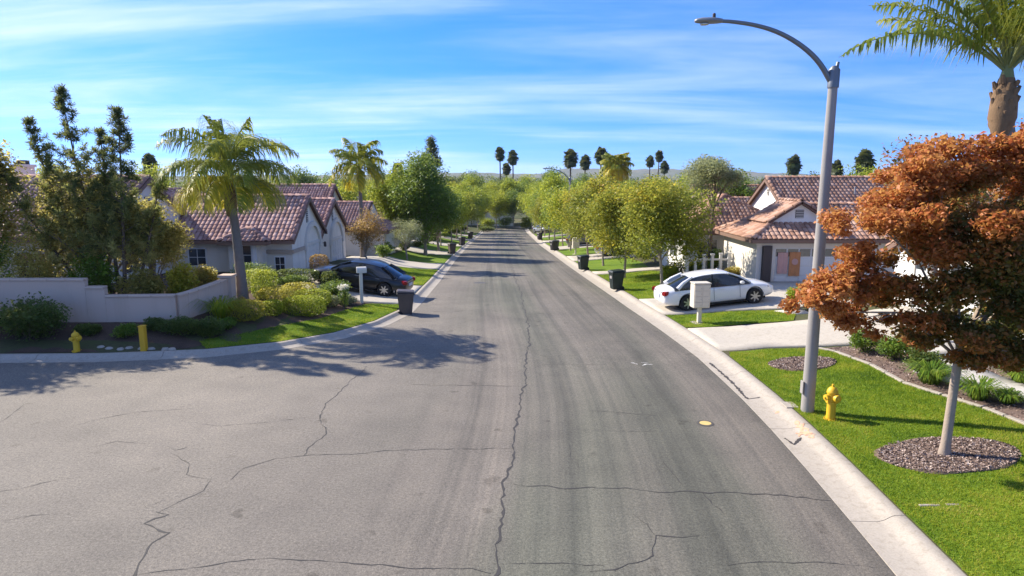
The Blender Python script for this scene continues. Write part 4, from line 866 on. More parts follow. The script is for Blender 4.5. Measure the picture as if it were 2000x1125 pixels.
# ================================================================ VEGETATION
def foliage(name, parent, lumps, n, size, mat, seed, aspect=.55, up=.3, shell=.45, colf=None, stuff=False):
    rg = np.random.default_rng(seed); C, k, r = lump_points(rg, lumps, n, shell); V, F_ = leaf_quads(rg, C, size, aspect, up)
    lr = np.random.default_rng(seed+99).normal(size=len(lumps))*.13
    col = rg.beta(2.2, 2.2, n)*.75+.12+lr[k]
    if colf is not None: col = colf(C, col, rg)
    return np_mesh(name, V, F_, mat, np.clip(col, 0, 1), parent)
def trunk(parent, lumps, r0, fork, bark, seed, name='trunk', bend=.15, top=None, limbs=9, flare=1.5, base=(0, 0)):
    rg = random.Random(seed); mb = MB(); L = sorted(lumps, key=lambda q: -q[3]*q[5]); top = top or max(q[2] for q in lumps)*.8
    bx, by = rg.uniform(-bend, bend), rg.uniform(-bend, bend); pts = [(base[0], base[1], -.25), (base[0], base[1], .03), (base[0]+bx*.1, base[1]+by*.1, .25), (base[0]+bx*.5, base[1]+by*.5, fork*.55), (base[0]+bx, base[1]+by, fork)]
    mb.tube(pts, [r0*flare, r0*flare*.9, r0*1.06, r0*.95, r0*.85], 10); f0 = Vector(pts[-1])
    rg.shuffle(L); 
    for q in L[:limbs]:
        e = Vector(q[:3]); m_ = f0.lerp(e, .5)+Vector((rg.uniform(-.12, .12), rg.uniform(-.12, .12), .12*(e-f0).length)); s_ = f0-Vector((0, 0, rg.uniform(0, .25)*fork))
        rr = r0*rg.uniform(.34, .58); mb.tube([s_, s_.lerp(m_, .5)+Vector((0, 0, .04)), m_, m_.lerp(e, .6), e], [rr, rr*.85, rr*.62, rr*.42, rr*.15], 6)
        for _ in range(2):
            a = m_.lerp(e, rg.uniform(0, .5)); b = e+Vector([rg.uniform(-1, 1)*q[3+i]*.55 for i in range(3)]); mb.tube([a, a.lerp(b, .5), b], [rr*.4, rr*.25, rr*.08], 5, cap=False)
    return mb.build(name, bark, parent, smooth=True, ang=60)
def broadleaf(name, label, loc, h, ctop, crown, nl, ls, leaf, seed, r0=.08, bark='bark_grey', k=26, group=None, cat='tree', fork=None, shell=.5, aspect=.6, lr=(.26, .46)):
    """crown = (rx, ry, rz); ctop = crown centre height"""
    root = empty(name, loc, 0, label, cat, group); rg = np.random.default_rng(seed)
    lumps = sub_lumps(rg, (0, 0, ctop), crown, k, lr, .80, .85); lumps.append((0, 0, ctop, crown[0]*.5, crown[1]*.5, crown[2]*.6))
    trunk(root, lumps, r0, fork or max(.6, (ctop-crown[2])*1.05), bark, seed); foliage('crown', root, lumps, nl, ls, leaf, seed, aspect, shell=shell)
    return root
def frond(parent, az, e0, L, seed, leaf='leaf_palm', droop=1.0, pairs=40, base=(0, 0, 0), ll=.62, hang=1.0, wid=.026, yel=0):
    rg = np.random.default_rng(seed); n = 22; ca, sa = math.cos(az), math.sin(az); e = e0; P_ = [np.array(base, float)]
    for i in range(n):
        s = i/n; ee = max(-1.5, e0-droop*(s**1.15)*2.0); d = np.array([math.cos(ee)*ca, math.cos(ee)*sa, math.sin(ee)]); P_.append(P_[-1]+d*L/n)
    P_ = np.array(P_); mb = MB(); mb.tube([tuple(q) for q in P_[::2]], list(np.linspace(.038, .006, len(P_[::2]))), 5)
    fr = mb.build('frond', 'rachis', parent, smooth=True); side0 = np.array([-sa, ca, 0.]); V = []; F_ = []; col = []; nb = 0
    for i in range(pairs):
        s = .16+.84*(i+.5)/pairs; f = s*n; j = min(int(f), n-1); p_ = P_[j]+(P_[j+1]-P_[j])*(f-j); d = P_[j+1]-P_[j]; d /= np.linalg.norm(d)
        nn_ = np.cross(d, side0); nn_ *= np.sign(nn_[2]) if abs(nn_[2]) > .05 else 1
        for sg in (-1, 1):
            l_ = ll*(math.sin(math.pi*min(1, .14+.88*s))**.6)*rg.uniform(.75, 1.15); o = side0*sg*.8+d*rg.uniform(.3, .7)+nn_*rg.uniform(-.2, .6); o /= np.linalg.norm(o)
            g1 = o+np.array([0, 0, -rg.uniform(.5, .9)])*hang; g1 /= np.linalg.norm(g1); g2 = o*.45+np.array([0, 0, -rg.uniform(.8, 1.5)])*hang; g2 /= np.linalg.norm(g2)
            a = p_; b = p_+o*l_*.28; c = b+g1*l_*.36; e_ = c+g2*l_*.40; w_ = np.cross(o, nn_); w_ /= np.linalg.norm(w_)+1e-9; w_ = (w_*.6+d*.6)*wid
            V += [a-w_*.5, a+w_*.5, b+w_, b-w_, c+w_*.9, c-w_*.9, e_+w_*.15, e_-w_*.15]; F_ += [(nb, nb+1, nb+2, nb+3), (nb+3, nb+2, nb+4, nb+5), (nb+5, nb+4, nb+6, nb+7)]; nb += 8; q = rg.random(); col += [q, q, q]
    tone = rg.normal()*.12
    lf_ = np_mesh('leaflets', V, F_, leaf, np.clip(np.array(col)*.55+.15+tone+(.42 if e0 < .25 else 0)+yel, 0, 1), fr); lf_['kind'] = 'stuff'
    return fr
def queen_palm(label, loc, th, L, spec, seed, r=(.17, .13), boot=False, group=None, lean=(0, 0), pairs=40, ll=.62, wid=.020, yel=0):
    root = empty('queen_palm', loc, 0, label, 'palm', group); rg = random.Random(seed); mb = MB(); pts = []; rr = []
    k = int(th/.16)
    for i in range(k+1):
        s = i/k; z = -.2+(th+.2)*s; x, y = lean[0]*s*s, lean[1]*s*s; ring = .008*(1 if i % 2 else -1); q = r[0]+(r[1]-r[0])*s+(.07*math.exp(-s*9))+ring
        pts.append((x, y, z)); rr.append(q)
    mb.tube(pts, rr, 12); mb.build('trunk', 'palm_bark', root, smooth=True, ang=70); tx, ty_ = lean
    if boot:
        mb = MB(); mb.tube([(tx, ty_, th-1.0), (tx, ty_, th-.6), (tx, ty_, th-.1), (tx, ty_, th+.35)], [r[1]*1.1, r[1]*1.75, r[1]*1.6, r[1]*.95], 12)
        mb.build('boot_mass', 'palm_boot', root, smooth=True)
        for i in range(34):
            a = i*2.4; z = th-.85+1.1*i/34; rb = r[1]*(1.65-.3*abs(z-th+.2)); b0 = Vector((tx+math.cos(a)*rb*.75, ty_+math.sin(a)*rb*.75, z)); mb = MB(); d = Vector((math.cos(a)*.5, math.sin(a)*.5, 1)).normalized()
            mb.tube([b0, b0+d*.10, b0+d*rg.uniform(.13, .22)], [.065, .055, .035], 6); mb.build('boot', 'palm_boot', root)
    mb = MB(); mb.tube([(tx, ty_, th), (tx, ty_, th+.35), (tx, ty_, th+.75)], [r[1]*1.05, r[1]*.9, r[1]*.4], 10); mb.build('crown_shaft', 'palm_green_shaft', root, smooth=True)
    for i, (az, e0, l_, dr) in enumerate(spec): frond(root, az, e0, L*l_, seed*50+i, base=(tx+.06*math.cos(az), ty_+.06*math.sin(az), th+.35+.25*max(0, e0)), droop=dr, pairs=pairs, ll=ll, wid=wid, yel=yel)
    return root
def palm_spec(n, seed, lo=-.5, hi=1.35):
    rg = random.Random(seed); out = []
    for i in range(n):
        s = i/(n-1); e = hi-(hi-lo)*s**.9+rg.uniform(-.1, .1); out.append((i*2.39996+rg.uniform(-.2, .2), e, rg.uniform(.85, 1.1)*(1 if s < .8 else .85), .62+.42*s+rg.uniform(-.1, .1)))
    return out
FANM = {}
def fan_palm(label, loc, th, cr, seed, group='tall fan palms on the skyline'):
    root = empty('fan_palm', loc, 0, label, 'palm', group); rg = np.random.default_rng(seed); s_ = cr/1.5
    mb = MB(); lx = rg.normal()*.25; mb.tube([(0, 0, -1), (lx*.3, 0, th*.4), (lx, 0, th)], [.30, .22, .17], 8); mb.build('trunk', 'bark_brown', root, smooth=True)
    V = []; F_ = []; nb = 0; col = []
    for i in range(84):
        az = i*2.39996; e = 1.5-2.75*(i/84)+rg.normal()*.1; d = np.array([math.cos(e)*math.cos(az), math.cos(e)*math.sin(az), math.sin(e)]); st = cr*rg.uniform(.25, .58)*(1.15 if abs(e) > .8 else 1); hub = np.array([lx, 0, th+.1])+d*st
        sd = np.array([-math.sin(az), math.cos(az), 0]); upv = np.cross(d, sd); d0 = d; e2 = d*.6+upv*rg.uniform(-.95, .5); e2 /= np.linalg.norm(e2); q = rg.random(); V += [np.array([lx, 0, th])-sd*.02, np.array([lx, 0, th])+sd*.02, hub+sd*.015, hub-sd*.015]; F_.append((nb, nb+1, nb+2, nb+3)); nb += 4; col.append(q)
        for j in range(9):
            a = (j-4)/4*1.35; o = e2*math.cos(a)+sd*math.sin(a); ln = cr*.62*rg.uniform(.85, 1.1); tip = hub+o*ln+np.array([0, 0, -.22*ln]); w_ = np.cross(o, upv*1.); w_ = np.cross(o, d+.01); pw = (sd*math.cos(a)-e2*math.sin(a))*.11*s_*1.4
            V += [hub, hub+o*ln*.55+pw, tip, hub+o*ln*.55-pw]; F_.append((nb, nb+1, nb+2, nb+3)); nb += 4; col.append(q)
    V = np.array(V); V[:, 2] = np.where(V[:, 2] > th-cr*.9, th+(V[:, 2]-th)*1.25, V[:, 2]); np_mesh('crown', V, F_, 'leaf_fan', np.array(col), root); return root
def shrub(label, loc, rx, ry, hgt_, n, ls, leaf, seed, name='shrub', cat='shrub', k=14, group=None, shell=.33, aspect=.6, flat=1.0, boxy=False):
    loc = (loc[0], loc[1], Tz(loc[0], loc[1])) if len(loc) == 2 else loc
    root = empty(name, loc, 0, label, cat, group); rg = np.random.default_rng(seed)
    lumps = sub_lumps(rg, (0, 0, hgt_*.52), (rx, ry, hgt_*.5), k, (.32, .5), .70, 1.0)+[(0, 0, hgt_*.45, rx*.72, ry*.72, hgt_*.5)]
    mb = MB()
    for i in range(6):
        q = lumps[i % len(lumps)]; mb.tube([(0.04*math.cos(i), .04*math.sin(i), -.08), (q[0]*.5, q[1]*.5, q[2]*.55), (q[0], q[1], q[2])], [.022, .016, .006], 5)
    mb.build('stem', 'bark_brown', root)
    if boxy:
        d = rg.normal(size=(n, 3)); d /= ((np.abs(d)**3.2).sum(1)**(1/3.2))[:, None]; r_ = np.where(rg.random(n) < .8, rg.uniform(.90, 1.03, n), rg.random(n)**.5)*(1+.05*np.sin(d[:, 0]*7+seed)*np.cos(d[:, 1]*6)); C = d*r_[:, None]*np.array([rx, ry, hgt_*.5])+np.array([0, 0, hgt_*.5]); V, F_ = leaf_quads(rg, C, ls, aspect, .35)
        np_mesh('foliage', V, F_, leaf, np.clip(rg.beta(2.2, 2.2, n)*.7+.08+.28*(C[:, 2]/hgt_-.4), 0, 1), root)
    else: foliage('foliage', root, lumps, n, ls, leaf, seed, aspect, .35, shell)
    return root
def strap_plant(label, loc, rad, hgt_, n, leaf, seed, name='strap_leaf_plant', group=None, wd=.014):
    loc = (loc[0], loc[1], Tz(loc[0], loc[1])); root = empty(name, loc, 0, label, 'plant', group); rg = np.random.default_rng(seed); V = []; F_ = []; nb = 0; col = []
    for i in range(n):
        az = rg.random()*6.283; b = np.array([math.cos(az), math.sin(az), 0])*rg.random()*rad*.35+np.array([0, 0, -.02]); o = np.array([math.cos(az+rg.normal()*.5), math.sin(az+rg.normal()*.5), 0]); l_ = rg.uniform(.6, 1.1); sd = np.array([-o[1], o[0], 0])*wd
        p1 = b+o*rad*.30*l_+np.array([0, 0, hgt_*.68*l_]); p2 = b+o*rad*.72*l_+np.array([0, 0, hgt_*.92*l_]); p3 = b+o*rad*1.1*l_+np.array([0, 0, hgt_*.60*l_])
        V += [b-sd, b+sd, p1+sd, p1-sd, p2+sd*.8, p2-sd*.8, p3+sd*.1, p3-sd*.1]; F_ += [(nb, nb+1, nb+2, nb+3), (nb+3, nb+2, nb+4, nb+5), (nb+5, nb+4, nb+6, nb+7)]; nb += 8; q = rg.random(); col += [q]*3
    np_mesh('leaves', V, F_, leaf, np.array(col), root); mb = MB(); mb.lathe([(.05, -.05), (.06, .03), (.02, .08)], 8); mb.build('crown_base', 'bark_brown', root); return root
def at(x, y, dz=0): return (x, y, Tz(x, y)+dz)

# ---- the orange tree in the near lawn
b0 = at(8.28, 12.05); root = empty('autumn_tree', b0, 0, 'large autumn tree with orange-red leaves in the near mulch ring', 'tree')
OL = [(-2.55, .1, 3.05, .66, .7, .66), (-1.95, .3, 2.75, .62, .7, .55), (-1.75, .1, 3.35, .7, .7, .6), (-1.75, .0, 4.5, .75, .8, .62), (-1.0, .0, 5.2, .8, .9, .55), (.6, 0, 3.6, 1.5, 1.3, 1.2), (1.9, .3, 4.6, 1.5, 1.3, 1.2), (1.0, 0, 6.2, .9, .9, .5), (2.0, 0, 6.25, .95, .9, .55), (2.9, 0, 5.9, .9, .9, .6), (-1.3, -.1, 4.35, .95, 1.0, .75), (-.6, .4, 5.05, .95, 1.0, .65), (.2, 0, 5.55, 1.15, 1.1, .70), (1.2, .2, 5.55, 1.1, 1.1, .75), (2.1, -.1, 5.2, 1.1, 1.2, .8),
      (-.5, -.5, 3.9, 1.15, 1.1, .85), (.7, -.5, 4.4, 1.2, 1.2, .95), (1.8, -.3, 3.9, 1.2, 1.2, .9), (-.7, .2, 2.95, 1.0, 1.0, .62), (.5, -.2, 2.9, 1.1, 1.0, .7), (1.5, .1, 2.75, 1.1, 1.0, .65), (2.7, .1, 3.4, 1.0, 1.0, .9), (-1.9, .1, 3.8, .5, .6, .38), (-.05, -.3, 2.35, .8, .8, .50), (1.1, .1, 2.25, 1.0, .9, .5), (-1.15, .1, 2.45, .7, .6, .40), (.5, -.4, 2.1, .7, .7, .35), (-.1, -.45, 2.0, .6, .5, .32), (2.2, 0, 2.5, .9, .9, .5), (3.0, .2, 4.6, .8, .9, .6)]
rgo = np.random.default_rng(77); OS = []
for q in OL: OS += sub_lumps(rgo, q[:3], q[3:], 8, (.27, .45), .90, .9)
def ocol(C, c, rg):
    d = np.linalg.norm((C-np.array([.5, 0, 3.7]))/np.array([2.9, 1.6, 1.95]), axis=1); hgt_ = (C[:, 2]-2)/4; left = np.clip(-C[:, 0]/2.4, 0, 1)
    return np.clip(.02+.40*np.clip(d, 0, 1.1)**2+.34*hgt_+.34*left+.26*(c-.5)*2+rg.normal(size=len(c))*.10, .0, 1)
foliage('crown', root, OS, 135000, .080, 'leaf_orange', 21, .62, .15, .5, ocol)
trunk(root, OL, .082, 2.3, 'bark_pale', 22, limbs=14, bend=.05, flare=1.55)
# ---- trees and palm behind it
broadleaf('leafy_tree', 'green and rust tree behind the orange tree, beside the near house', at(12.6, 19.6), 6, 4.4, (2.0, 1.8, 1.9), 9000, .11, 'leaf_orange', 31, .10, k=30)
spec = [(3.14, .66, 1.30, .66), (.3, .7, 1.2, .7)]+[(k*.37, .85+.10*(k % 6), 1.1, .42+.05*(k % 3)) for k in range(20)]
queen_palm('tall queen palm with shaggy brown boots rising above the orange tree', at(12.7, 16.9), 6.95, 3.4, spec, 4, (.22, .175), True, lean=(-.60, 0), pairs=84, ll=.95, wid=.025)
broadleaf('leafy_tree', 'low dark green tree by the near house path', at(14.2, 15.3), 4, 2.6, (1.3, 1.3, 1.3), 5000, .09, 'leaf_green', 33, .07)
# ---- queen palms on the left
LP = [(k*2.1, 1.42, .72, .30) for k in range(3)]+[(k*.785+.1, 1.10+.12*(k % 3), 1.0, .98) for k in range(8)]+[(k*.7+.4, .70, .98, .98) for k in range(9)]+[(k*.63+.2, .20, .80, .90) for k in range(10)]
queen_palm('queen palm with drooping yellow fronds at the end of the garden wall', at(-10.45, 25.4), 4.25, 3.1, LP, 7, (.21, .135), True, lean=(-.25, .1), pairs=84, ll=1.12)
queen_palm('slim queen palm rising in front of the second left house roof', at(-11.1, 49.2), 6.2, 2.6, palm_spec(24, 9, -.2, 1.5), 9, (.17, .12), False, pairs=44, ll=1.0, wid=.045, yel=.1)
broadleaf('leafy_tree', 'feathery pale green tree on a tall bare trunk before the white gabled house', at(11.35, 38.1), 7.6, 5.9, (1.9, 1.7, 1.45), 14000, .12, 'leaf_silver', 37, .095, 'bark_brown', 36, fork=3.9, shell=.5, aspect=.4)
queen_palm('distant queen palm with golden crown above the right street trees', (17.2, 112, -3.5), 10.2, 3.2, palm_spec(34, 14, -.5, 1.45), 14, (.24, .17), False, pairs=34, ll=1.5, wid=.11, yel=.25)
# ---- left garden: tufted pine, olive trees, dark tree
b0 = at(-14.0, 23.5); root = empty('pine_tree', b0, 0, 'pine with several upright feathery leaders behind the garden wall', 'tree'); mb = MB(); rgp = np.random.default_rng(5); TC = []
for (tx, ty_, tz, spread) in ((-1.6, .3, 7.6, 1.0), (-3.0, .5, 6.6, .8), (-.5, .5, 6.2, .75), (.55, -.1, 6.9, .9), (-3.9, .1, 5.0, .8), (1.5, .4, 4.6, .8)):
    s0 = Vector((tx*.06, ty_*.06, -.2)); e = Vector((tx, ty_, tz)); m_ = Vector((tx*.58, ty_*.6, tz*.42)); ax = [s0, s0.lerp(m_, .5)+Vector((tx*.06, 0, -.05)), m_, m_.lerp(e, .5)+Vector((tx*.03, 0, 0)), e]; mb.tube(ax, [.085, .07, .05, .032, .010], 7)
    zz = tz-.05; k = 0
    while zz > 1.5:
        f = (zz-m_.z)/(e.z-m_.z); c = m_.lerp(e, f) if f > 0 else s0.lerp(m_, max(0, (zz+.2)/(m_.z+.2))); d_ = tz-zz; L_ = spread*min(1.5, .16+.30*d_)
        for j in range(4 if d_ > .4 else 3):
            if rgp.random() < .22: continue
            az = k*1.1+j*1.57+rgp.normal()*.3; el = rgp.uniform(.35, .85); l_ = L_*rgp.uniform(.55, 1.15); q = c+Vector((math.cos(az)*math.cos(el)*l_, math.sin(az)*math.cos(el)*l_, math.sin(el)*l_)); mid_ = c.lerp(q, .55)-Vector((0, 0, .06*l_)); mb.tube([c, mid_, q], [.016, .011, .005], 4, cap=False)
            for u_ in np.linspace(.45, 1.0, max(2, int(2+l_*3))):
                p_ = (c.lerp(mid_, u_/.55) if u_ < .55 else mid_.lerp(q, (u_-.55)/.45)); TC.append(np.array(p_)+rgp.normal(size=3)*.05)
        zz -= rgp.uniform(.24, .40); k += 1
    TC += [np.array(e)-np.array([0, 0, .12*i]) for i in range(4)]
mb.build('trunk', 'bark_brown', root, smooth=True); TC = np.array(TC); npt = 46; C = np.repeat(TC, npt, 0); d = rgp.normal(size=C.shape); d[:, 2] += .55; d /= np.linalg.norm(d, axis=1)[:, None]
ln = rgp.uniform(.11, .22, len(C))[:, None]; sd_ = np.cross(d, rgp.normal(size=C.shape)); sd_ /= np.linalg.norm(sd_, axis=1)[:, None]; V = np.empty((len(C), 4, 3)); V[:, 0] = C+d*.02-sd_*.006; V[:, 1] = C+d*.02+sd_*.006; V[:, 2] = C+d*ln+sd_*.011; V[:, 3] = C+d*ln-sd_*.011
np_mesh('crown', V.reshape(-1, 3), np.arange(len(C)*4).reshape(-1, 4), 'leaf_needle', np.clip(.98-.135*C[:, 2]+rgp.normal(size=len(C))*.12+np.repeat(rgp.normal(size=len(TC))*.12, npt), 0, 1), root)  # lower needles painted paler olive, standing in for the light they catch
broadleaf('olive_tree', 'broad grey-green olive tree behind the middle of the garden wall', at(-15.0, 24.2), 5, 3.2, (2.9, 1.6, 2.15), 21000, .125, 'leaf_olive', 42, .11, 'bark_grey', 60, fork=.7, shell=.5, aspect=.45)
broadleaf('olive_tree', 'smaller olive tree leaning over the raking end of the wall', at(-13.4, 24.8), 4, 2.6, (1.3, 1.2, 1.5), 9000, .115, 'leaf_olive', 43, .08, 'bark_grey', 24, fork=.6, shell=.55, aspect=.4)
broadleaf('leafy_tree', 'dark spreading tree at the left edge of the picture', at(-19.2, 23.7), 6, 4.3, (2.1, 1.5, 2.7), 17000, .13, 'leaf_olive', 44, .11, 'bark_brown', 34, shell=.6)
broadleaf('leafy_tree', 'dark tree standing just outside the left edge behind the wall', at(-23.6, 23.4), 8, 6.0, (2.8, 1.8, 2.8), 11000, .17, 'leaf_dark', 45, .13, 'bark_brown', 34, shell=.6)
for i, (x, y, rx, hh, lf, lab) in enumerate([(-18.6, 23.3, 1.3, 2.3, 'leaf_green', 'tall green shrub behind the high part of the garden wall'), (-16.6, 23.2, 1.1, 2.0, 'leaf_olive', 'olive shrub behind the wall, left of its step'), (-14.9, 23.3, .9, 1.7, 'leaf_green', 'green shrub behind the stepped part of the wall'),
        (-13.1, 23.3, .75, 1.25, 'leaf_olive', 'olive shrub just over the low wall'), (-11.9, 23.7, .6, 1.35, 'leaf_gold', 'pale golden shrub behind the wall return'), (-11.6, 25.0, .6, 1.15, 'leaf_olive', 'grey shrub behind the wall pier'), (-20.8, 23.2, 1.2, 2.2, 'leaf_dark', 'dark shrub behind the wall at the left edge')]):
    shrub(lab, (x, y), rx*1.15, rx*.8, hh*1.28, 5200, .09, lf, 60+i)
# ---- left bed
L_SH = [(-15.6, 21.0, 1.35, .75, 1.45, 5200, .10, 'leaf_dark', 'large glossy dark green bush below the wall at far left'), (-17.9, 20.95, 1.2, .7, 1.3, 3600, .10, 'leaf_dark', 'dark bush at the left edge by the side street kerb'),
 (-12.6, 21.2, .45, .4, .5, 1300, .07, 'leaf_green', 'small green clump between the yellow hydrant and yellow post'), (-11.0, 21.6, .8, .5, .62, 2600, .075, 'leaf_dark', 'low dark shrub right of the yellow post'), (-10.15, 21.75, .6, .5, .62, 2200, .075, 'leaf_dark', 'low dark shrub below the wall corner'),
 (-10.0, 24.15, .3, .3, .5, 900, .06, 'leaf_rust', 'small rust-coloured shrub beside the strap-leaf plant'), (-9.6, 23.5, .72, .6, .8, 3200, .06, 'leaf_gold', 'clipped golden shrub with rusty top at the lawn edge'), (-9.25, 25.6, .78, .7, .85, 3200, .06, 'leaf_gold', 'rounded golden shrub right of the palm trunk'),
 (-9.0, 24.5, .42, .42, .65, 1900, .055, 'leaf_lime', 'small lime green ball shrub by the corner lawn'), (-8.05, 25.3, .95, .62, .85, 4600, .06, 'leaf_lime', 'long clipped lime green hedge behind the corner lawn'), (-8.2, 26.75, .9, .6, .8, 3600, .06, 'leaf_lime', 'clipped lime hedge second row behind the corner lawn'),
 (-9.9, 26.0, .42, .42, 1.25, 2400, .06, 'leaf_lime', 'upright yellow-green shrub beside the palm trunk'), (-10.2, 31.2, 1.2, .5, .7, 3000, .08, 'leaf_dark', 'low dark hedge under the cream house window'), (-8.6, 31.0, .5, .5, .9, 2000, .08, 'leaf_dark', 'dark rounded shrub left of the black car'),
 (-7.75, 28.6, .75, .6, .95, 3200, .075, 'leaf_green', 'green shrub in front of the black car bonnet'), (-7.05, 28.0, .42, .4, .5, 1700, .06, 'leaf_silver', 'silver grey mound beside the letterbox post'), (-7.6, 27.3, .4, .36, .5, 1700, .06, 'leaf_silver', 'silver grey mound behind the lime hedge'),
 (-10.3, 35.3, .55, .5, 1.15, 2400, .07, 'leaf_rust', 'brown clipped shrub at the corner of the cream garage')]
for i, (x, y, rx, ry, hh, n, ls, lf, lab) in enumerate(L_SH): bx = lf in ('leaf_lime', 'leaf_gold') or 'hedge' in lab or 'clipped' in lab; q = .86 if bx else 1.12; shrub(lab, (x, y), rx*q, ry*q, hh*(.88 if bx else 1.05), int(n*1.5), ls*.85, lf, 100+i, k=20, boxy=bx or lf in ('leaf_lime', 'leaf_gold') or 'hedge' in lab or 'clipped' in lab)
strap_plant('bright green strap-leaf plant at the foot of the wall return', (-10.35, 23.15), .75, .75, 150, 'leaf_lime', 5)
rs = shrub('white flowering rose bush in front of the lime hedge end', (-7.0, 27.2), .3, .3, .95, 900, .06, 'leaf_green', 131, 'rose_bush'); foliage('blossom', rs, [(0, 0, .9, .28, .28, .14)], 160, .07, 'flower', 9, .9)
for i, (x, y, rx, ry, hh, lf, lab) in enumerate([(-13.9, 21.3, .5, .4, .4, 'leaf_dark', 'low dark groundcover mound behind the squat hydrant'), (-11.9, 21.7, .5, .35, .45, 'leaf_dark', 'low dark mound against the wall behind the yellow post'), (-9.9, 22.5, .5, .4, .4, 'leaf_green', 'low green mound at the tip of the corner lawn'), (-8.9, 27.3, .7, .6, .7, 'leaf_gold', 'golden mound behind the lime hedges'), (-9.6, 28.6, .8, .6, .75, 'leaf_green', 'green shrub between palm and black car'), (-10.9, 28.2, .8, .7, .9, 'leaf_lime', 'lime shrub on the bare bed before the cream house'), (-11.6, 30.6, .9, .7, .9, 'leaf_dark', 'dark shrub against the cream house front bed'), (-12.4, 27.2, .8, .7, .9, 'leaf_olive', 'olive shrub beyond the wall pier'), (-8.3, 29.9, .5, .4, .5, 'leaf_silver', 'silver mound near the black car front wheel'), (-12.9, 32.6, 1.2, .7, .9, 'leaf_green', 'broad green shrub under the tall white window')]):
    shrub(lab, (x, y), rx, ry, hh, 3600, .06, lf, 140+i, boxy=lf in ('leaf_lime', 'leaf_gold'))
# ---- right bed
R_SH = [(10.4, 19.0, .55, .5, .75, 2800, .06, 'leaf_green', 'green mounded shrub at the driveway end of the right bed'), (10.75, 18.1, .55, .5, .7, 2800, .06, 'leaf_green', 'second green mounded shrub along the right bed'), (11.35, 18.3, .5, .45, .7, 2200, .07, 'leaf_redorange', 'bright orange-red shrub in the right bed'),
 (10.9, 17.0, .55, .5, .6, 2600, .065, 'leaf_dark', 'dark leafy shrub in front of the orange-red one'), (13.2, 18.3, .9, .8, 1.2, 4200, .08, 'leaf_dark', 'dark shrub beside the palm base'), (12.9, 15.6, .5, .5, .75, 2200, .07, 'leaf_green', 'green shrub beyond the path at the right edge'), (13.6, 14.3, .6, .6, .9, 2400, .07, 'leaf_green', 'green shrub beside the path near the right edge'),
 (10.95, 25.55, .42, .42, .95, 2200, .06, 'leaf_lime', 'yellow-green shrub at the end of the grass strip'), (11.6, 25.4, .5, .5, 1.15, 2600, .065, 'leaf_rust', 'rust-coloured shrub beside the white car nose'), (13.8, 27.0, .6, .5, .9, 2200, .07, 'leaf_green', 'green shrub near the garage court')]
for i, (x, y, rx, ry, hh, n, ls, lf, lab) in enumerate(R_SH): shrub(lab, (x, y), rx, ry, hh, n, ls, lf, 160+i)
for i, (x, y, rr, lab) in enumerate([(10.45, 16.0, .55, 'largest strap-leaf clump by the bed edging behind the orange tree'), (10.75, 14.75, .5, 'strap-leaf clump just right of the orange tree trunk'), (11.15, 14.35, .32, 'small strap-leaf clump at the end of the row'), (12.35, 15.55, .4, 'strap-leaf clump on the far side of the path'), (10.8, 16.6, .4, 'strap-leaf clump between dark shrub and edging')]): strap_plant(lab, (x, y), rr, rr*.95, 260, 'leaf_green', 40+i)
# ---- shrubs round the lawn beyond the white car
for i, (x, y, rx, hh, lf, lab) in enumerate([(8.9, 37.2, .7, .8, 'leaf_lime', 'lime shrub under the first right street tree'), (9.7, 38.2, .8, .9, 'leaf_dark', 'dark hedge behind the first right street tree'), (10.7, 38.4, .6, 1.0, 'leaf_green', 'green shrub by the white railing'), (11.6, 37.6, .55, 1.6, 'leaf_green', 'tall green shrub above the white railing'), (12.0, 35.6, .6, .7, 'leaf_olive', 'olive mound beside the garage pilaster'), (9.4, 33.9, .6, .5, 'leaf_rust', 'low rusty shrub behind the white car roof')]):
    shrub(lab, (x, y), rx, rx*.8, hh, 2300, .075, lf, 190+i)

# ---- street trees: four built, then copied down both sides
ST = []
def street(label, loc, h, rx, leaf, seed, n=8500, group='street trees', ls=.12, name='street_tree', r0=.075):
    return broadleaf(name, label, loc, h, h*.60, (rx, rx, h*.41), n, ls, leaf, seed, r0, 'bark_pale', 40, group, fork=h*.25, shell=.45)
t1 = street('first street tree on the right, golden green crown above the white car', at(7.85, 34.4), 5.8, 2.85, 'leaf_street', 201, 30000)
t2 = street('second street tree on the right, golden green', at(6.75, 39.6), 6.2, 2.8, 'leaf_street', 202, 26000, ls=.13)
t3 = street('third street tree on the right, olive gold', at(6.7, 48.5), 6.8, 2.7, 'leaf_street', 203, 22000, ls=.15)
t4 = street('bushy golden tree between the right houses', at(10.5, 48.5), 7.0, 2.7, 'leaf_street', 204, 16000, 'trees among the houses')
t5 = street('tall lime green tree on the left verge beyond the dense green one', at(-8.2, 76.5), 7.6, 2.6, 'leaf_lime', 205, 17000, ls=.17); t6 = street('loose green tree on the right verge past the third bin', at(5.9, 77), 7.4, 2.7, 'leaf_green', 206, 12000, ls=.17); t7 = street('open crowned lime tree on the right verge by the far lamp', at(6.0, 68), 7.2, 2.9, 'leaf_lime', 207, 13000, ls=.16)
def cp(src, label, x, y, s, rz, group='street trees', sz=None):
    c = copy_tree(src); c.location = at(x, y); c.scale = (s, s, sz or s); c.rotation_euler = (0, 0, rz); c['label'] = label; c['group'] = group; return c
OR = ['fourth', 'fifth', 'sixth', 'seventh', 'eighth', 'ninth', 'tenth', 'eleventh', 'twelfth']
for i, (x, y, s, src) in enumerate([(6.6, 57.5, 1.08, t1), (5.6, 87, 1.2, t5), (5.4, 97, 1.22, t1), (5.3, 108, 1.1, t6), (5.2, 119, 1.25, t7), (5.0, 131, 1.2, t5)]): cp(src, f'{OR[i]} street tree along the right kerb', x, y, s, i*1.3)
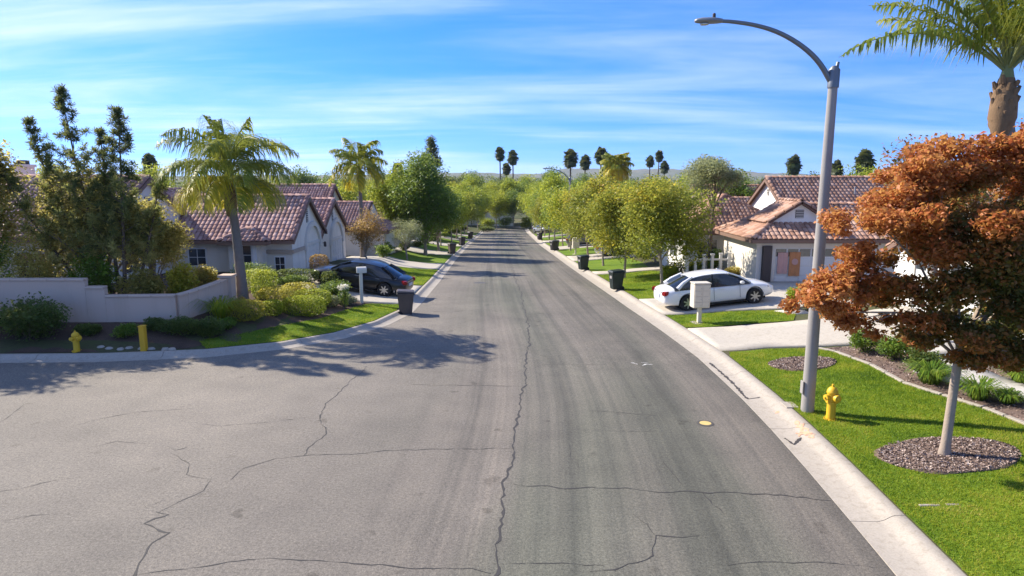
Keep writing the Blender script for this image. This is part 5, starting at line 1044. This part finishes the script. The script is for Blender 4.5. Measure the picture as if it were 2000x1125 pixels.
for i, (x, y, s, src) in enumerate([(-7.9, 87, 1.05, t7), (-8.1, 97, 1.25, t1), (-8.2, 107, 1.15, t5), (-8.4, 118, 1.2, t6), (-8.6, 129, 1.3, t7)]): cp(src, f'{["third"]+OR[:5]} street tree along the left kerb' if False else f'{(["third"]+OR)[i]} street tree along the left kerb', x, y, s, i*1.7+.4)
for i, (x, y, s, src) in enumerate([(-7.5, 146, 1.25, t5), (-3.5, 152, 1.3, t7), (0.3, 154, 1.25, t6), (4.4, 148, 1.3, t5), (-12, 160, 1.5, t3), (11, 150, 1.4, t2)]): cp(src, f'{(["first", "second", "third"]+OR)[i]} tree from the left at the end of the street' if i < 4 else f'tree beside the street end, {"left" if x < 0 else "right"} of the far house', x, y, s, i*2.1, 'trees closing the street')
for i, (x, y, q, src, lab) in enumerate([(-10, 164, 1.55, t5, 'leftmost tall tree of the canopy closing the street'), (-5.2, 167, 1.6, t7, 'tall lime tree left of the vanishing point'), (-.8, 165, 1.55, t5, 'tall lime tree at the vanishing point of the street'), (3.6, 168, 1.6, t6, 'tall green tree right of the vanishing point'), (8, 163, 1.55, t7, 'rightmost tall tree of the canopy closing the street')]):
    c = cp(src, lab, x, y, q, i*1.1, 'trees closing the street')
# big green trees and small ones on the left
broadleaf('leafy_tree', 'tall dense green tree on the left verge in front of the conifer', at(-7.9, 60.5), 9, 5.4, (3.4, 3.0, 4.3), 30000, .19, 'leaf_green', 301, .16, 'bark_grey', 46, shell=.45)
broadleaf('leafy_tree', 'yellow-green tree left of the tall dense green one', at(-11.2, 62.5), 8, 4.6, (2.7, 2.4, 3.4), 16000, .18, 'leaf_lime', 302, .13, 'bark_grey', 34)
broadleaf('leafy_tree', 'dense green tree right behind the tall one on the left verge', at(-7.4, 67), 7.5, 4.3, (2.8, 2.4, 3.2), 14000, .19, 'leaf_green', 303, .13, 'bark_grey', 34)
broadleaf('olive_tree', 'small silver olive tree on the left lawn before the tall green tree', at(-8.4, 53.0), 3.6, 2.3, (1.45, 1.4, 1.15), 7000, .085, 'leaf_silver', 304, .07, 'bark_grey', 26, fork=1.0, aspect=.35)
broadleaf('crape_myrtle', 'small rust-brown tree beside the second cream gable', at(-9.6, 43.8), 3.6, 2.1, (1.45, 1.4, 1.45), 6500, .085, 'leaf_rust', 305, .06, 'bark_pale', 28, fork=.6)
cf = empty('conifer', (-11.5, 96, float(gz(96))), 0, 'dark conifer rising above the tall green tree on the left', 'tree', None); lm = []
rgc = np.random.default_rng(9)
for i in range(60):
    s = rgc.random(); rr = (1-s)*2.0+.7*math.sin(math.pi*s)+.25; a = rgc.random()*6.283; lm.append((rr*math.cos(a)*.75, rr*math.sin(a)*.75, 3+s*11.2, .75, .75, .8))
trunk(cf, lm, .25, 3, 'bark_brown', 4, limbs=10, top=12); foliage('crown', cf, lm, 11000, .26, 'leaf_pine', 15, .35, .1, .5)
# trees behind the houses
bt = [broadleaf('background_tree', 'dark green tree behind the twin-gabled house roof', at(-21.5, 53), 7, 4.6, (2.9, 2.6, 2.4), 8000, .2, 'leaf_dark', 311, .16, 'bark_brown', 34, 'trees behind the houses')]
bt.append(broadleaf('background_tree', 'rounded green tree behind the white gabled house', at(20.5, 62), 7, 4.6, (3.2, 3.0, 2.6), 8000, .2, 'leaf_green', 312, .16, 'bark_brown', 34, 'trees behind the houses'))
bt.append(broadleaf('background_tree', 'pale lime tree behind the second left house', at(-19, 74), 7, 4.6, (3.0, 2.8, 2.8), 8000, .2, 'leaf_lime', 313, .16, 'bark_brown', 34, 'trees behind the houses'))
spots = [(-33, 46, 1.0), (-27, 62, 1.1), (-42, 60, 1.2), (-48, 44, 1.1), (-24, 90, 1.2), (-33, 80, 1.1), (-17, 104, 1.25), (-26, 112, 1.3), (-40, 100, 1.3), (-52, 76, 1.3), (-15, 128, 1.4), (-24, 138, 1.5), (-36, 134, 1.5), (-60, 110, 1.6), (-10, 178, 1.7), (-20, 168, 1.6), (-34, 180, 1.8), (-50, 160, 1.8), (-75, 140, 1.8),
  (24, 74, 1.1), (32, 60, 1.1), (18, 92, 1.2), (28, 98, 1.25), (42, 82, 1.3), (20, 116, 1.3), (32, 122, 1.4), (14, 134, 1.35), (24, 142, 1.5), (46, 112, 1.5), (38, 150, 1.6), (56, 90, 1.4), (50, 66, 1.2), (40, 48, 1.0), (46, 34, 1.1), (60, 130, 1.7), (18, 172, 1.6), (30, 182, 1.8), (48, 176, 1.8), (5, 186, 1.7), (75, 110, 1.6), (80, 150, 1.8), (-2, 200, 1.8), (12, 205, 1.9), (-16, 205, 1.9), (33, 34, .9), (31, 44, .95)]
CNT = {}; spots.sort(key=lambda q: q[1])
for i, (x, y, s) in enumerate(spots):
    c = copy_tree(bt[(i*7+i//3) % 3]); c.location = (x, y, float(gz(y))); c.scale = (s, s, s*(1.08 if y > 75 else .9)); c.rotation_euler = (0, 0, i*1.9); c['group'] = 'trees behind the houses'
    sd_ = 'left' if x < 0 else 'right'; CNT[sd_] = CNT.get(sd_, 0)+1; c['label'] = f'rounded background tree behind the {sd_} row of houses, the {ORD[CNT[sd_]-1]} going away'
# a far wood that reads as one mass
rg = np.random.default_rng(8); lm = []
for i in range(520):
    a = rg.uniform(-.95, .95); d = rg.uniform(215, 620); s = rg.uniform(3, 6)*(1+d/900); lm.append((d*math.sin(a), d*math.cos(a), -6.6+s*.85, s*1.2, s*1.2, s*.72*rg.uniform(.7, 1.1)))
fw = foliage('distant_wood', None, lm, 60000, 1.15, 'leaf_dark', 17, .8, .4, .35, lambda C, c, r_: c*1.1+.1); tag(fw, 'distant band of treetops along the horizon', 'trees', kind='stuff')
# fan palms on the skyline
for i, (u, y, ztop, cr, lab) in enumerate([(978, 200, 13.2, 1.75, 'left tall fan palm of the pair above the street end'), (1003, 205, 12.4, 1.9, 'right tall fan palm of the pair above the street end'), (989, 210, 8.8, 1.6, 'short fan palm between the pair above the street end'), (1113, 165, 11.2, 2.0, 'thick fan palm right of the far street lamp'), (1142, 190, 10.6, 1.8, 'shorter fan palm next to the thick one'),
    (1173, 170, 11.9, 1.9, 'fan palm left of the golden queen palm'), (1284, 235, 13.6, 1.7, 'thin fan palm right of the golden queen palm'), (1268, 230, 11.6, 1.7, 'lower fan palm beside the thin one'), (1298, 240, 10.0, 1.9, 'drooping fan palm right of the thin one'), (1550, 150, 9.3, 1.9, 'lone fan palm above the white gabled house roof'), (1634, 160, 8.4, 1.8, 'fan palm half hidden by the near lamp pole'), (296, 120, 8.6, 1.6, 'small distant fan palm above the left garden'), (1690, 120, 9.2, 2.0, 'distant fan palm left of the orange tree top'), (775, 160, 8.0, 1.6, 'distant fan palm beside the slim queen palm')]):
    x = (u-1000)/1300*(y*.986); zb = float(gz(y)); fan_palm(lab, (x, y, zb), ztop-zb-cr*.75, cr, 400+i)
# low shrubs and hedges in the front beds further down
for i, (x, y, rr, lf, lab) in enumerate([(-1.5, 152, 2.6, 'leaf_green', 'broad green bush closing the end of the street'), (3.2, 151, 2.0, 'leaf_lime', 'lime bush right of centre at the end of the street'), (-5.5, 150, 2.4, 'leaf_lime', 'lime bush left of centre at the end of the street'), (7.5, 146, 2.2, 'leaf_street', 'golden bush behind the far silver car')]): shrub(lab, (x, y, float(gz(y))+.1), rr, 1.4, 2.6, 2600, .2, lf, 520+i)
fs_ = shrub('dark clipped hedge on the left at the end of the street', (-5.2, 137, float(gz(137))), 2.4, 1.0, 1.3, 2500, .16, 'leaf_dark', 500, 'hedge')
gs = shrub('dark round shrub by the path past the second right street tree', (10.3, 51.5), .75, .7, 1.0, 1500, .11, 'leaf_dark', 501, group='front bed shrubs further down'); gs2 = shrub('green round shrub left of the silver olive tree', (-9.8, 50.3), .8, .7, 1.0, 1500, .11, 'leaf_green', 502, group='front bed shrubs further down')
for i in range(26):
    rg = random.Random(900+i); side = 1 if i % 2 else -1; y = 53+3.6*i+rg.uniform(-1, 1); x = (9.6 if side > 0 else -10.2)+rg.uniform(-.6, .6); c = copy_tree(gs if i % 3 else gs2); c.location = at(x, y); q = rg.uniform(.7, 1.3); c.scale = (q*rg.uniform(.9, 1.5), q, q); c.rotation_euler = (0, 0, i); c['label'] = f'round front-bed shrub on the {"right" if side > 0 else "left"} beyond the second houses, the {ORD[i//2]} going away'

# ================================================================ STREET FURNITURE AND VEHICLES
def street_lamp(label, loc, mirror=1):
    root = empty('street_lamp', loc, 0, label, 'street lamp', 'street lamps')
    mb = MB(); mb.tube([(0, 0, -.2), (0, 0, .02), (.0, 0, 3.8), (.02, 0, 7.55)], [.150, .146, .118, .094], 16); mb.build('pole', 'pole_concrete', root, smooth=True)
    mb = MB(); mb.tube([(.02, 0, 7.25), (.02, 0, 7.62), (.02, 0, 7.70)], [.118, .118, .05], 14); mb.tube([(.05, 0, 7.5), (.09, 0, 7.78)], [.05, .035], 8); mb.build('clamp', 'lamp_metal', root, smooth=True)
    pts = [(-.02, 0, 7.35), (-.32, 0, 7.80), (-.72, .03, 8.14), (-1.2, .05, 8.40), (-1.7, .08, 8.55), (-2.2, .1, 8.62), (-2.42, .11, 8.63)]
    for _ in range(2):
        pts = [pts[0]]+[tuple(np.array(a)*(1-f)+np.array(b)*f) for a, b in zip(pts[:-1], pts[1:]) for f in (.25, .75)]+[pts[-1]]
    mb = MB(); mb.tube(pts, list(np.linspace(.062, .036, len(pts))), 10); mb.build('arm', 'lamp_metal', root, smooth=True)
    mb = MB(); prof = [(-2.38, .055, .05), (-2.48, .10, .065), (-2.62, .125, .075), (-2.80, .125, .070), (-2.93, .09, .05), (-2.97, .03, .03)]; n = 10; vs = []
    for x, wy, hz in prof:
        for k in range(n):
            a = 2*math.pi*k/n; vs.append((x, .11+wy*math.cos(a), 8.63+hz*(math.sin(a) if math.sin(a) > 0 else math.sin(a)*.75)))
    mb.add(vs, [(i*n+k, i*n+(k+1) % n, (i+1)*n+(k+1) % n, (i+1)*n+k) for i in range(len(prof)-1) for k in range(n)]+[tuple(range(n)), tuple((len(prof)-1)*n+k for k in range(n))])
    hd = mb.build('lamp_head', 'lamp_head', root, smooth=True)
    mb = MB(); mb.lathe([(.035, 8.69), (.035, 8.77), (.02, 8.79)], 10, (-2.56, .11, 0)); mb.build('photocell', 'dark_trim', hd)
    mb = MB(); mb.lathe([(.09, 8.555), (.085, 8.575)], 14, (-2.76, .11, 0)); mb.build('lens', 'lamp_lens', hd)
    mb = MB(); mb.box(-.175, -.150, -.07, .07, .45, .75); mb.build('hand_hole', 'pole_concrete', root, bevel=.006)
    return root
sl1 = street_lamp('tall concrete street lamp with curved arm beside the yellow hydrant', at(6.84, 14.74)); 
sl2 = copy_tree(sl1); sl2.location = at(6.3, 73.5); sl2['label'] = 'far street lamp with its arm just above the right treetops'
mb = MB(); mb.box(6.45, 6.75, 14.95, 15.35, .05, .16); tag(mb.build('pull_box', 'kerb_concrete', None, bevel=.01), 'small concrete pad in the grass behind the kerb at the lamp base', 'utility box')
# valve box in the near lawn
vb = empty('meter_box', at(7.03, 10.4), 0, 'sunken concrete meter box in the near lawn', 'utility box')
mb = MB(); mb.box(-.32, .02, -.20, -.14, -.1, .035).box(.12, .34, -.20, -.14, -.1, .045).box(-.34, .34, .13, .20, -.1, .01).box(-.34, -.27, -.13, .13, -.1, .01).box(.27, .34, -.13, .13, -.1, .02); mb.build('rim', 'kerb_concrete', vb, bevel=.01); MB().box(-.27, .27, -.13, .13, -.1, .012).build('lid', 'iron_lid', vb)

def hydrant(label, loc, rz=0, s=1.0):
    root = empty('fire_hydrant', loc, rz, label, 'fire hydrant', 'yellow fire hydrants'); root.scale = (s,)*3
    mb = MB(); mb.lathe([(.15, -.05), (.15, .03), (.10, .035), (.10, .08), (.095, .12), (.095, .40), (.125, .41), (.125, .44), (.10, .45), (.105, .62), (.12, .63), (.12, .66)], 18); bd = mb.build('barrel', 'hydrant_yellow', root, smooth=True)
    mb = MB(); mb.lathe([(.118, .66), (.105, .71), (.07, .755), (.035, .775)], 18); mb.lathe([(.028, .77), (.028, .83), (.02, .835)], 5); mb.build('bonnet', 'hydrant_yellow', root, smooth=True)
    for nm, ax, sg, l_, r_ in (('nozzle', 'x', -1, .20, .055), ('nozzle', 'x', 1, .18, .05), ('nozzle', 'y', -1, .20, .068)):
        mb = MB(); mb.lathe([(r_*.9, 0), (r_*.9, sg*l_*.55), (r_*1.25, sg*l_*.56), (r_*1.25, sg*l_*.92), (r_*.5, sg*l_*.95), (r_*.35, sg*l_*1.1)], 12, (0, 0, .54), 0, ax); mb.build(nm, 'hydrant_yellow', root, smooth=True)
    for k in range(8): a = k*.785; MB().lathe([(.014, .03), (.014, .055)], 6, (.128*math.cos(a), .128*math.sin(a), 0)).build('bolt', 'hydrant_yellow', root)
    return root
h1 = hydrant('yellow fire hydrant in the lawn right of the street lamp', at(7.12, 14.2), .3)
h2 = copy_tree(h1); h2.location = at(-13.6, 20.2); h2.rotation_euler = (0, 0, 1.2); h2.scale = (.95, .95, .8); h2['label'] = 'squat yellow hydrant at the left side street kerb below the wall'
yp = empty('marker_post', at(-11.55, 20.3), 0, 'plain yellow marker post at the left side street kerb', 'post'); MB().box(-.085, .085, -.085, .085, -.2, .78).build('post', 'post_yellow', yp, bevel=.012); MB().box(-.095, .095, -.095, .095, .782, .82).build('cap', 'post_yellow', yp, bevel=.01)
for i in range(9):
    rg = random.Random(i+40); x = -13.0+.33*i+rg.uniform(-.1, .1); y = 20.38+rg.uniform(-.05, .12); mb = MB(); n = 7; vs = []
    for j, (r_, z) in enumerate(((.9, -.5), (1, .1), (.6, .7))):
        for k in range(n): a = 2*math.pi*k/n; q = r_*rg.uniform(.8, 1.15); vs.append((q*math.cos(a)*.14, q*math.sin(a)*.11, z*.09))
    mb.add(vs, [(j*n+k, j*n+(k+1) % n, (j+1)*n+(k+1) % n, (j+1)*n+k) for j in range(2) for k in range(n)]+[tuple(range(n)), tuple(2*n+k for k in range(n))])
    o = mb.build('stone', 'kerb_concrete', None, bevel=.01); o.location = at(x, y, .02); tag(o, f'small grey stone edging the left bed, the {ORD[i]} from the hydrant towards the yellow post', 'stone', 'stones along the left bed')

def wheelie(label, loc, rz, mat, s=1.0, group='wheeled bins along the kerb'):
    root = empty('wheeled_bin', loc, rz, label, 'bin', group); root.scale = (s,)*3
    mb = MB(); b, t_ = (.235, .24), (.30, .33); 
    mb.add([(-b[0], -b[1], .06), (b[0], -b[1], .06), (b[0], b[1], .06), (-b[0], b[1], .06), (-t_[0], -t_[1], .96), (t_[0], -t_[1], .96), (t_[0], t_[1], .96), (-t_[0], t_[1], .96)], [(0,3,2,1),(4,5,6,7),(0,1,5,4),(1,2,6,5),(2,3,7,6),(3,0,4,7)]); mb.build('body', mat, root, bevel=.03, seg=2, smooth=True)
    MB().box(-.325, .325, -.355, .345, .905, .962).build('rim', mat, root, bevel=.012)
    mb = MB(); mb.add([(-.33, -.37, .967), (.33, -.37, .967), (.33, .36, .985), (-.33, .36, .985), (-.29, -.33, 1.03), (.29, -.33, 1.03), (.29, .31, 1.075), (-.29, .31, 1.075)], [(0,3,2,1),(4,5,6,7),(0,1,5,4),(1,2,6,5),(2,3,7,6),(3,0,4,7)]); mb.build('lid', mat, root, bevel=.02, seg=2)
    MB().tube([(-.22, .40, .98), (-.22, .44, 1.0), (.22, .44, 1.0), (.22, .40, .98)], .017, 8).build('handle', mat, root)
    for sx_ in (-1, 1):
        MB().lathe([(.03, sx_*.20), (.12, sx_*.205), (.12, sx_*.26), (.04, sx_*.265)], 16, (0, .24, .12), 0, 'x').build('wheel', 'tyre', root, smooth=True)
    MB().box(-.12, .12, -.315, -.285, .62, .76).build('label_plate', 'bin_label', root)
    return root
wheelie('brown-grey wheeled bin at the left kerb by the corner lawn', at(-4.45, 27.35, -.09), R(100), 'bin_brown', 1.03)
for i, (x, y, m_, lab) in enumerate([(5.42, 34.2, 'bin_green', 'black-green wheeled bin nearest on the right kerb'), (4.95, 46.0, 'bin_green', 'second black-green wheeled bin down the right kerb'), (4.35, 69.5, 'bin_dark', 'third bin down the right kerb, dark grey'), (4.0, 96, 'bin_dark', 'fourth bin down the right kerb, far away'), (-5.75, 63.5, 'bin_brown', 'second bin down the left kerb, brown'), (-6.0, 80, 'bin_dark', 'third bin down the left kerb'), (-6.25, 100, 'bin_dark', 'fourth bin down the left kerb, far away'), (4.6, 70.4, 'bin_green', 'green bin just behind the third one on the right kerb')]):
    wheelie(lab, (x, y, Tz(x, y)+(.0 if Tz(x, y) > float(gz(y))+.05 else .10)), R(-75 if x > 0 else 95)+i*.1, m_)
# letterboxes
mbx = empty('cluster_mailbox', at(7.05, 24.55), R(6), 'cream cluster mailbox on a pedestal in the grass strip before the white car', 'mailbox')
MB().box(-.07, .07, -.07, .07, -.1, .62).build('pedestal', 'mailbox_cream', mbx, bevel=.01); bx_ = MB().box(-.31, .31, -.22, .22, .62, 1.52).build('cabinet', 'mailbox_cream', mbx, bevel=.018, seg=2); MB().box(-.33, .33, -.24, .24, 1.525, 1.57).build('top', 'mailbox_cream', mbx, bevel=.015)
for r_ in range(4):
    for s_ in (0, 1):
        d = MB().box(-.29+.30*s_, -.02+.30*s_, -.236, -.222, .66+.21*r_, .85+.21*r_).build('mail_door', 'mailbox_cream', bx_, bevel=.005); MB().lathe([(.012, -.236), (.012, -.246)], 8, (-.05+.30*s_, 0, .74+.21*r_), 0, 'y').build('lock', 'metal_grey', bx_)
MB().box(-.26, .26, -.26, .26, -.1, .03).build('footing', 'kerb_concrete', mbx)
lb = empty('letterbox', at(-6.6, 28.75), R(15), 'white letterbox on a slim white post beside the black car', 'mailbox')
MB().box(-.07, .07, -.07, .07, -.2, 1.35).build('post', 'post_white', lb, bevel=.01); mb = MB(); pl = [(-.14, 1.36), (.14, 1.36), (.14, 1.5)]+[(.14*math.cos(a), 1.5+.12*math.sin(a)) for a in np.linspace(.25, math.pi-.25, 8)]+[(-.14, 1.5)]
mb.prism([(-.18, y, z) for y, z in pl], (.42, 0, 0)); mb.build('box', 'post_white', lb, bevel=.006); MB().box(.242, .252, -.12, .12, 1.38, 1.56).build('flap', 'white_paint', lb)
mb2 = copy_tree(mbx); mb2.location = at(6.0, 62.5); mb2['label'] = 'second cream mailbox far down the right verge'

# ---- cars
def make_car(label, loc, rz, paint, kind='sedan', name='parked_car', group='cars parked in the driveways'):
    """nose towards +x; length about 4.85 m"""
    root = empty(name, loc, rz, label, 'car', group); suv = kind == 'suv'; H0 = .10 if suv else 0
    # stations: x, half width, lower edge, shoulder height, deck height, crown
    S = [(-2.42, .62, .42, .62, .78, .80), (-2.36, .76, .30, .66, .92, .95), (-2.1, .86, .24, .74, 1.00, 1.03), (-1.6, .905, .20, .78, 1.00, 1.04), (-1.0, .915, .19, .79, .95, .97), (-.2, .915, .18, .78, .93, .95), (.6, .91, .18, .77, .92, .95), (1.2, .905, .19, .76, .93, 1.00), (1.7, .885, .21, .72, .87, .93), (2.1, .82, .24, .66, .78, .83), (2.33, .70, .30, .58, .68, .71), (2.43, .50, .40, .52, .58, .60)]
    mb = MB(); k = 12; n = len(S)
    for x, w_, lo, sh, dk, cr in S:
        lo += H0*.8; sh += H0; dk += H0; cr += H0
        half = [(0, lo), (w_*.80, lo), (w_*.97, lo+.08), (w_*1.0, (lo+sh)*.5), (w_*.985, sh), (w_*.90, dk), (0, cr)]
        ring = half+[(-y, z) for y, z in half[-2:0:-1]]
        for y, z in ring: mb.v.append((x, y, z))
    for i in range(n-1):
        for j in range(k): mb.f.append((i*k+j, i*k+(j+1) % k, (i+1)*k+(j+1) % k, (i+1)*k+j)); mb.m.append(0)
    mb.f.append(tuple(range(k))); mb.f.append(tuple((n-1)*k+j for j in range(k))); mb.m += [0, 0]
    body = mb.build('body', paint, root, smooth=True, ang=180)
    md = body.modifiers.new('s', 'SUBSURF'); md.levels = md.render_levels = 2
    WX = (-1.42, 1.43); wr = .335 if not suv else .37; wz = wr
    cut = MB()
    for wx in WX:
        cut.tube([(wx, -1.2, wz+.02), (wx, -.60, wz+.02)], wr+.065, 28); cut.tube([(wx, .60, wz+.02), (wx, 1.2, wz+.02)], wr+.065, 28)
    co = cut.build('cutter', 'car_dark', None); md = body.modifiers.new('b', 'BOOLEAN'); md.object = co; md.operation = 'DIFFERENCE'; md.solver = 'EXACT'
    dg = bpy.context.evaluated_depsgraph_get(); dg.update(); me = bpy.data.meshes.new_from_object(body.evaluated_get(dg)); body.modifiers.clear(); body.data = me; bpy.data.objects.remove(co)
    me.polygons.foreach_set('use_smooth', [True]*len(me.polygons)); me.set_sharp_from_angle(angle=R(35))
    # greenhouse: glass loft with painted roof and pillars
    if suv: prof = [(-2.15, 1.02, .74), (-1.95, 1.50, .62), (-1.2, 1.585, .64), (-.2, 1.60, .65), (.45, 1.55, .64), (1.25, .98, .72)]
    else: prof = [(-1.95, 1.00, .70), (-1.15, 1.36, .60), (-.7, 1.425, .60), (-.1, 1.44, .61), (.40, 1.40, .60), (1.30, .96, .70)]
    belt = .92+H0; mb = MB(); kk = 7
    def ringz(x, zt, wt):
        f = max(0, min(1, (zt-belt)/.5)); wb = .845
        return [(x, -wb, belt-.03), (x, -(wb*.55+wt*.45), belt+(zt-belt)*.5), (x, -wt, zt-.035*f), (x, 0, zt+.02), (x, wt, zt-.035*f), (x, wb*.55+wt*.45, belt+(zt-belt)*.5), (x, wb, belt-.03)]
    for q in prof: mb.v += ringz(*q)
    n2 = len(prof)
    for i in range(n2-1):
        for j in range(kk-1): mb.f.append((i*kk+j, i*kk+j+1, (i+1)*kk+j+1, (i+1)*kk+j)); mb.m.append(0)
    for i in range(n2-1): mb.f.append((i*kk, (i+1)*kk, (i+1)*kk+kk-1, i*kk+kk-1)); mb.m.append(0)
    mb.f += [tuple(range(kk)), tuple((n2-1)*kk+j for j in range(kk))]; mb.m += [0, 0]
    mb.build('windows', 'car_glass', root, smooth=True, ang=50)
    mb = MB(); rp = prof[1:-1]; m_ = 6; vs = []
    xs_ = np.linspace(rp[0][0]-.05, rp[-1][0]+.05, 9)
    for e in (0, 1):
        for x in xs_:
            zt = float(np.interp(x, [q[0] for q in prof], [q[1] for q in prof])); wt = float(np.interp(x, [q[0] for q in prof], [q[2] for q in prof]))
            for j in range(m_+1):
                y = -wt*1.03+2*wt*1.03*j/m_; c = (1-(abs(y)/wt)**3.0)*.055; vs.append((x, y, zt-.036+c+.012-.025*e))
    q = m_+1; n3 = len(xs_); fs = []
    for i in range(n3-1):
        for j in range(m_): fs += [(i*q+j, (i+1)*q+j, (i+1)*q+j+1, i*q+j+1), (n3*q+i*q+j, n3*q+i*q+j+1, n3*q+(i+1)*q+j+1, n3*q+(i+1)*q+j)]
        fs += [(i*q, n3*q+i*q, n3*q+(i+1)*q, (i+1)*q), (i*q+m_, (i+1)*q+m_, n3*q+(i+1)*q+m_, n3*q+i*q+m_)]
    for i in (0, n3-1):
        for j in range(m_): fs.append((i*q+j, i*q+j+1, n3*q+i*q+j+1, n3*q+i*q+j))
    mb.add(vs, fs); mb.build('roof', paint, root, smooth=True, ang=60)
    for sg in (-1, 1):
        a, b, c, d = prof[0], prof[1], prof[-2], prof[-1]
        mb = MB(); mb.tube([(c[0]+.02, sg*c[2]*1.0, c[1]-.02), (d[0]*.55+c[0]*.45, sg*(c[2]+.07), (c[1]+belt)*.5+.03), (d[0]-.02, sg*.80, belt+.01)], [.035, .035, .04], 7)
        mb.tube([(b[0]+.02, sg*b[2], b[1]-.01), ((a[0]+b[0])*.5, sg*(b[2]+.10), (b[1]+belt)*.5+.02), (a[0]+.12, sg*.80, belt+.03)], [.05, .075, .10], 7); mb.build('pillar', paint, root, smooth=True)
        MB().tube([(-.28, sg*.62, prof[3][1]-.05), (-.30, sg*.75, belt+.25), (-.32, sg*.856, belt-.02)], .026, 6).build('pillar', 'car_dark', root)
        mb = MB(); mb.box(-.075, .075, -.10, .10, -.06, .06); mm = mb.build('mirror', paint, root, bevel=.03, seg=2, smooth=True); mm.location = (.86, sg*.96, belt+.07)
        for hx in (-.02, -1.05): MB().box(hx-.1, hx+.1, sg*.905-.012, sg*.905+.012, .80+H0, .83+H0).build('door_handle', paint if paint != 'paint_black' else 'chrome', root, bevel=.005)
        for hx in (.78, -.33, -1.18): MB().box(hx-.005, hx+.005, sg*.9125-.006, sg*.9125+.002*sg+.006, .36+H0, .86+H0).build('door_gap', 'car_dark', root)
        MB().box(-1.0, .95, sg*.86-.05, sg*.86+.05, .19+H0, .26+H0).build('sill_trim', 'car_dark', root)
        mb = MB(); mb.box(-.17, .17, -.12, .12, -.085, .085); tl = mb.build('tail_light', 'tail_red', root, bevel=.03, seg=2, smooth=True); tl.location = (-2.26, sg*.66, .80+H0); tl.rotation_euler = (0, 0, sg*R(-28))
        mb = MB(); mb.box(-.22, .22, -.11, .11, -.06, .06); hl = mb.build('headlight', 'head_lamp', root, bevel=.03, seg=2, smooth=True); hl.location = (2.14, sg*.62, .64+H0); hl.rotation_euler = (0, R(14), sg*R(-30))
        for wx in WX:
            w0 = MB(); yo = sg*.80; w0.lathe([(wr*.66, -.105), (wr*.93, -.105), (wr, -.07), (wr, .07), (wr*.93, .105), (wr*.66, .105)], 28, (0, 0, 0), 0, 'y'); wh = w0.build('wheel', 'tyre', root, smooth=True, ang=40); wh.location = (wx, yo, wz)
            rm = MB(); rm.lathe([(wr*.68, -.09), (wr*.68, .09)], 24, (0, 0, 0), 0, 'y'); yo2 = sg*.092
            rm.build('rim_back', 'car_dark', wh)
            rm = MB()
            for s_ in range(7):
                a = s_*2*math.pi/7; ca, sa = math.cos(a), math.sin(a)
                def pt(r_, t_, y_): return (ca*r_-sa*t_, y_, sa*r_+ca*t_)
                y0_, y1_ = (yo2, yo2+sg*.018); rm.add([pt(.03, -.04, y0_), pt(wr*.66, -.030, y0_), pt(wr*.66, .030, y0_), pt(.03, .04, y0_), pt(.03, -.035, y1_), pt(wr*.64, -.022, y1_), pt(wr*.64, .022, y1_), pt(.03, .035, y1_)], [(0,3,2,1),(4,5,6,7),(0,1,5,4),(1,2,6,5),(2,3,7,6),(3,0,4,7)])
            rm.lathe([(.06, yo2), (.055, yo2+sg*.026)], 12, (0, 0, 0), 0, 'y')
            rm.lathe([(wr*.60, yo2-sg*.0), (wr*.70, yo2), (wr*.70, yo2+sg*.016), (wr*.63, yo2+sg*.016)], 24, (0, 0, 0), 0, 'y') if False else None
            rm.build('rim', 'rim', wh, smooth=True)
    MB().box(-2.445, -2.41, -.26, .26, .60+H0, .73+H0).build('number_plate', 'plate', root); MB().box(2.30, 2.425, -.40, .40, .50+H0, .62+H0).build('grille', 'car_dark', root, bevel=.02)
    MB().box(-2.40, -2.36, -.5, .5, .80+H0, .83+H0).build('chrome_strip', 'chrome', root)
    MB().box(-1.9, 2.0, -.62, .62, .14+H0*.6, .32+H0*.8).build('underbody', 'car_dark', root)
    return root
def park(x, y, rz, dx=2.85/2):
    """rest a car on the drive under its wheels: returns location and pitch"""
    ca, sa = math.cos(rz), math.sin(rz); za = Tz(x-ca*1.42, y-sa*1.42)+.047; zb = Tz(x+ca*1.43, y+sa*1.43)+.047
    return (x, y, (za+zb)/2), math.atan2(zb-za, 2.85)
def put(c, x, y, rz):
    loc, p_ = park(x, y, rz); c.location = loc; c.rotation_euler = (0, -p_, rz)
put(make_car('white sedan parked nose-in on the second right driveway', (0, 0, 0), 0, 'paint_white'), 8.6, 27.9, R(6))
put(make_car('black sedan parked nose-in on the left driveway', (0, 0, 0), 0, 'paint_black'), -7.35, 32.0, R(172))
put(make_car('silver sedan in the driveway behind the second right street tree', (0, 0, 0), 0, 'paint_silver'), 9.6, 57.2, R(4))
put(make_car('dark grey sports utility car in the driveway beyond the third right bin', (0, 0, 0), 0, 'paint_grey', 'suv'), 8.4, 73.8, R(3))
put(make_car('far silver sports utility car beside the road near the street end', (0, 0, 0), 0, 'paint_silver', 'suv'), 5.6, 124, R(-65))

# ================================================================ AIR
hz_m = bpy.data.materials.new('haze'); hz_m.use_nodes = True; ht = hz_m.node_tree; ht.nodes.clear()
ho = N(ht, 'ShaderNodeOutputMaterial'); hv = N(ht, 'ShaderNodeVolumePrincipled'); hv.inputs['Color'].default_value = (.80, .88, 1.0, 1); hv.inputs['Density'].default_value = .00009; hv.inputs['Anisotropy'].default_value = .2
lk(ht, hv.outputs[0], ho.inputs['Volume']); MT['haze'] = hz_m
hz = MB().box(-4300, 4300, -120, 4300, -12, 75).build('haze', 'haze'); hz['kind'] = 'stuff'
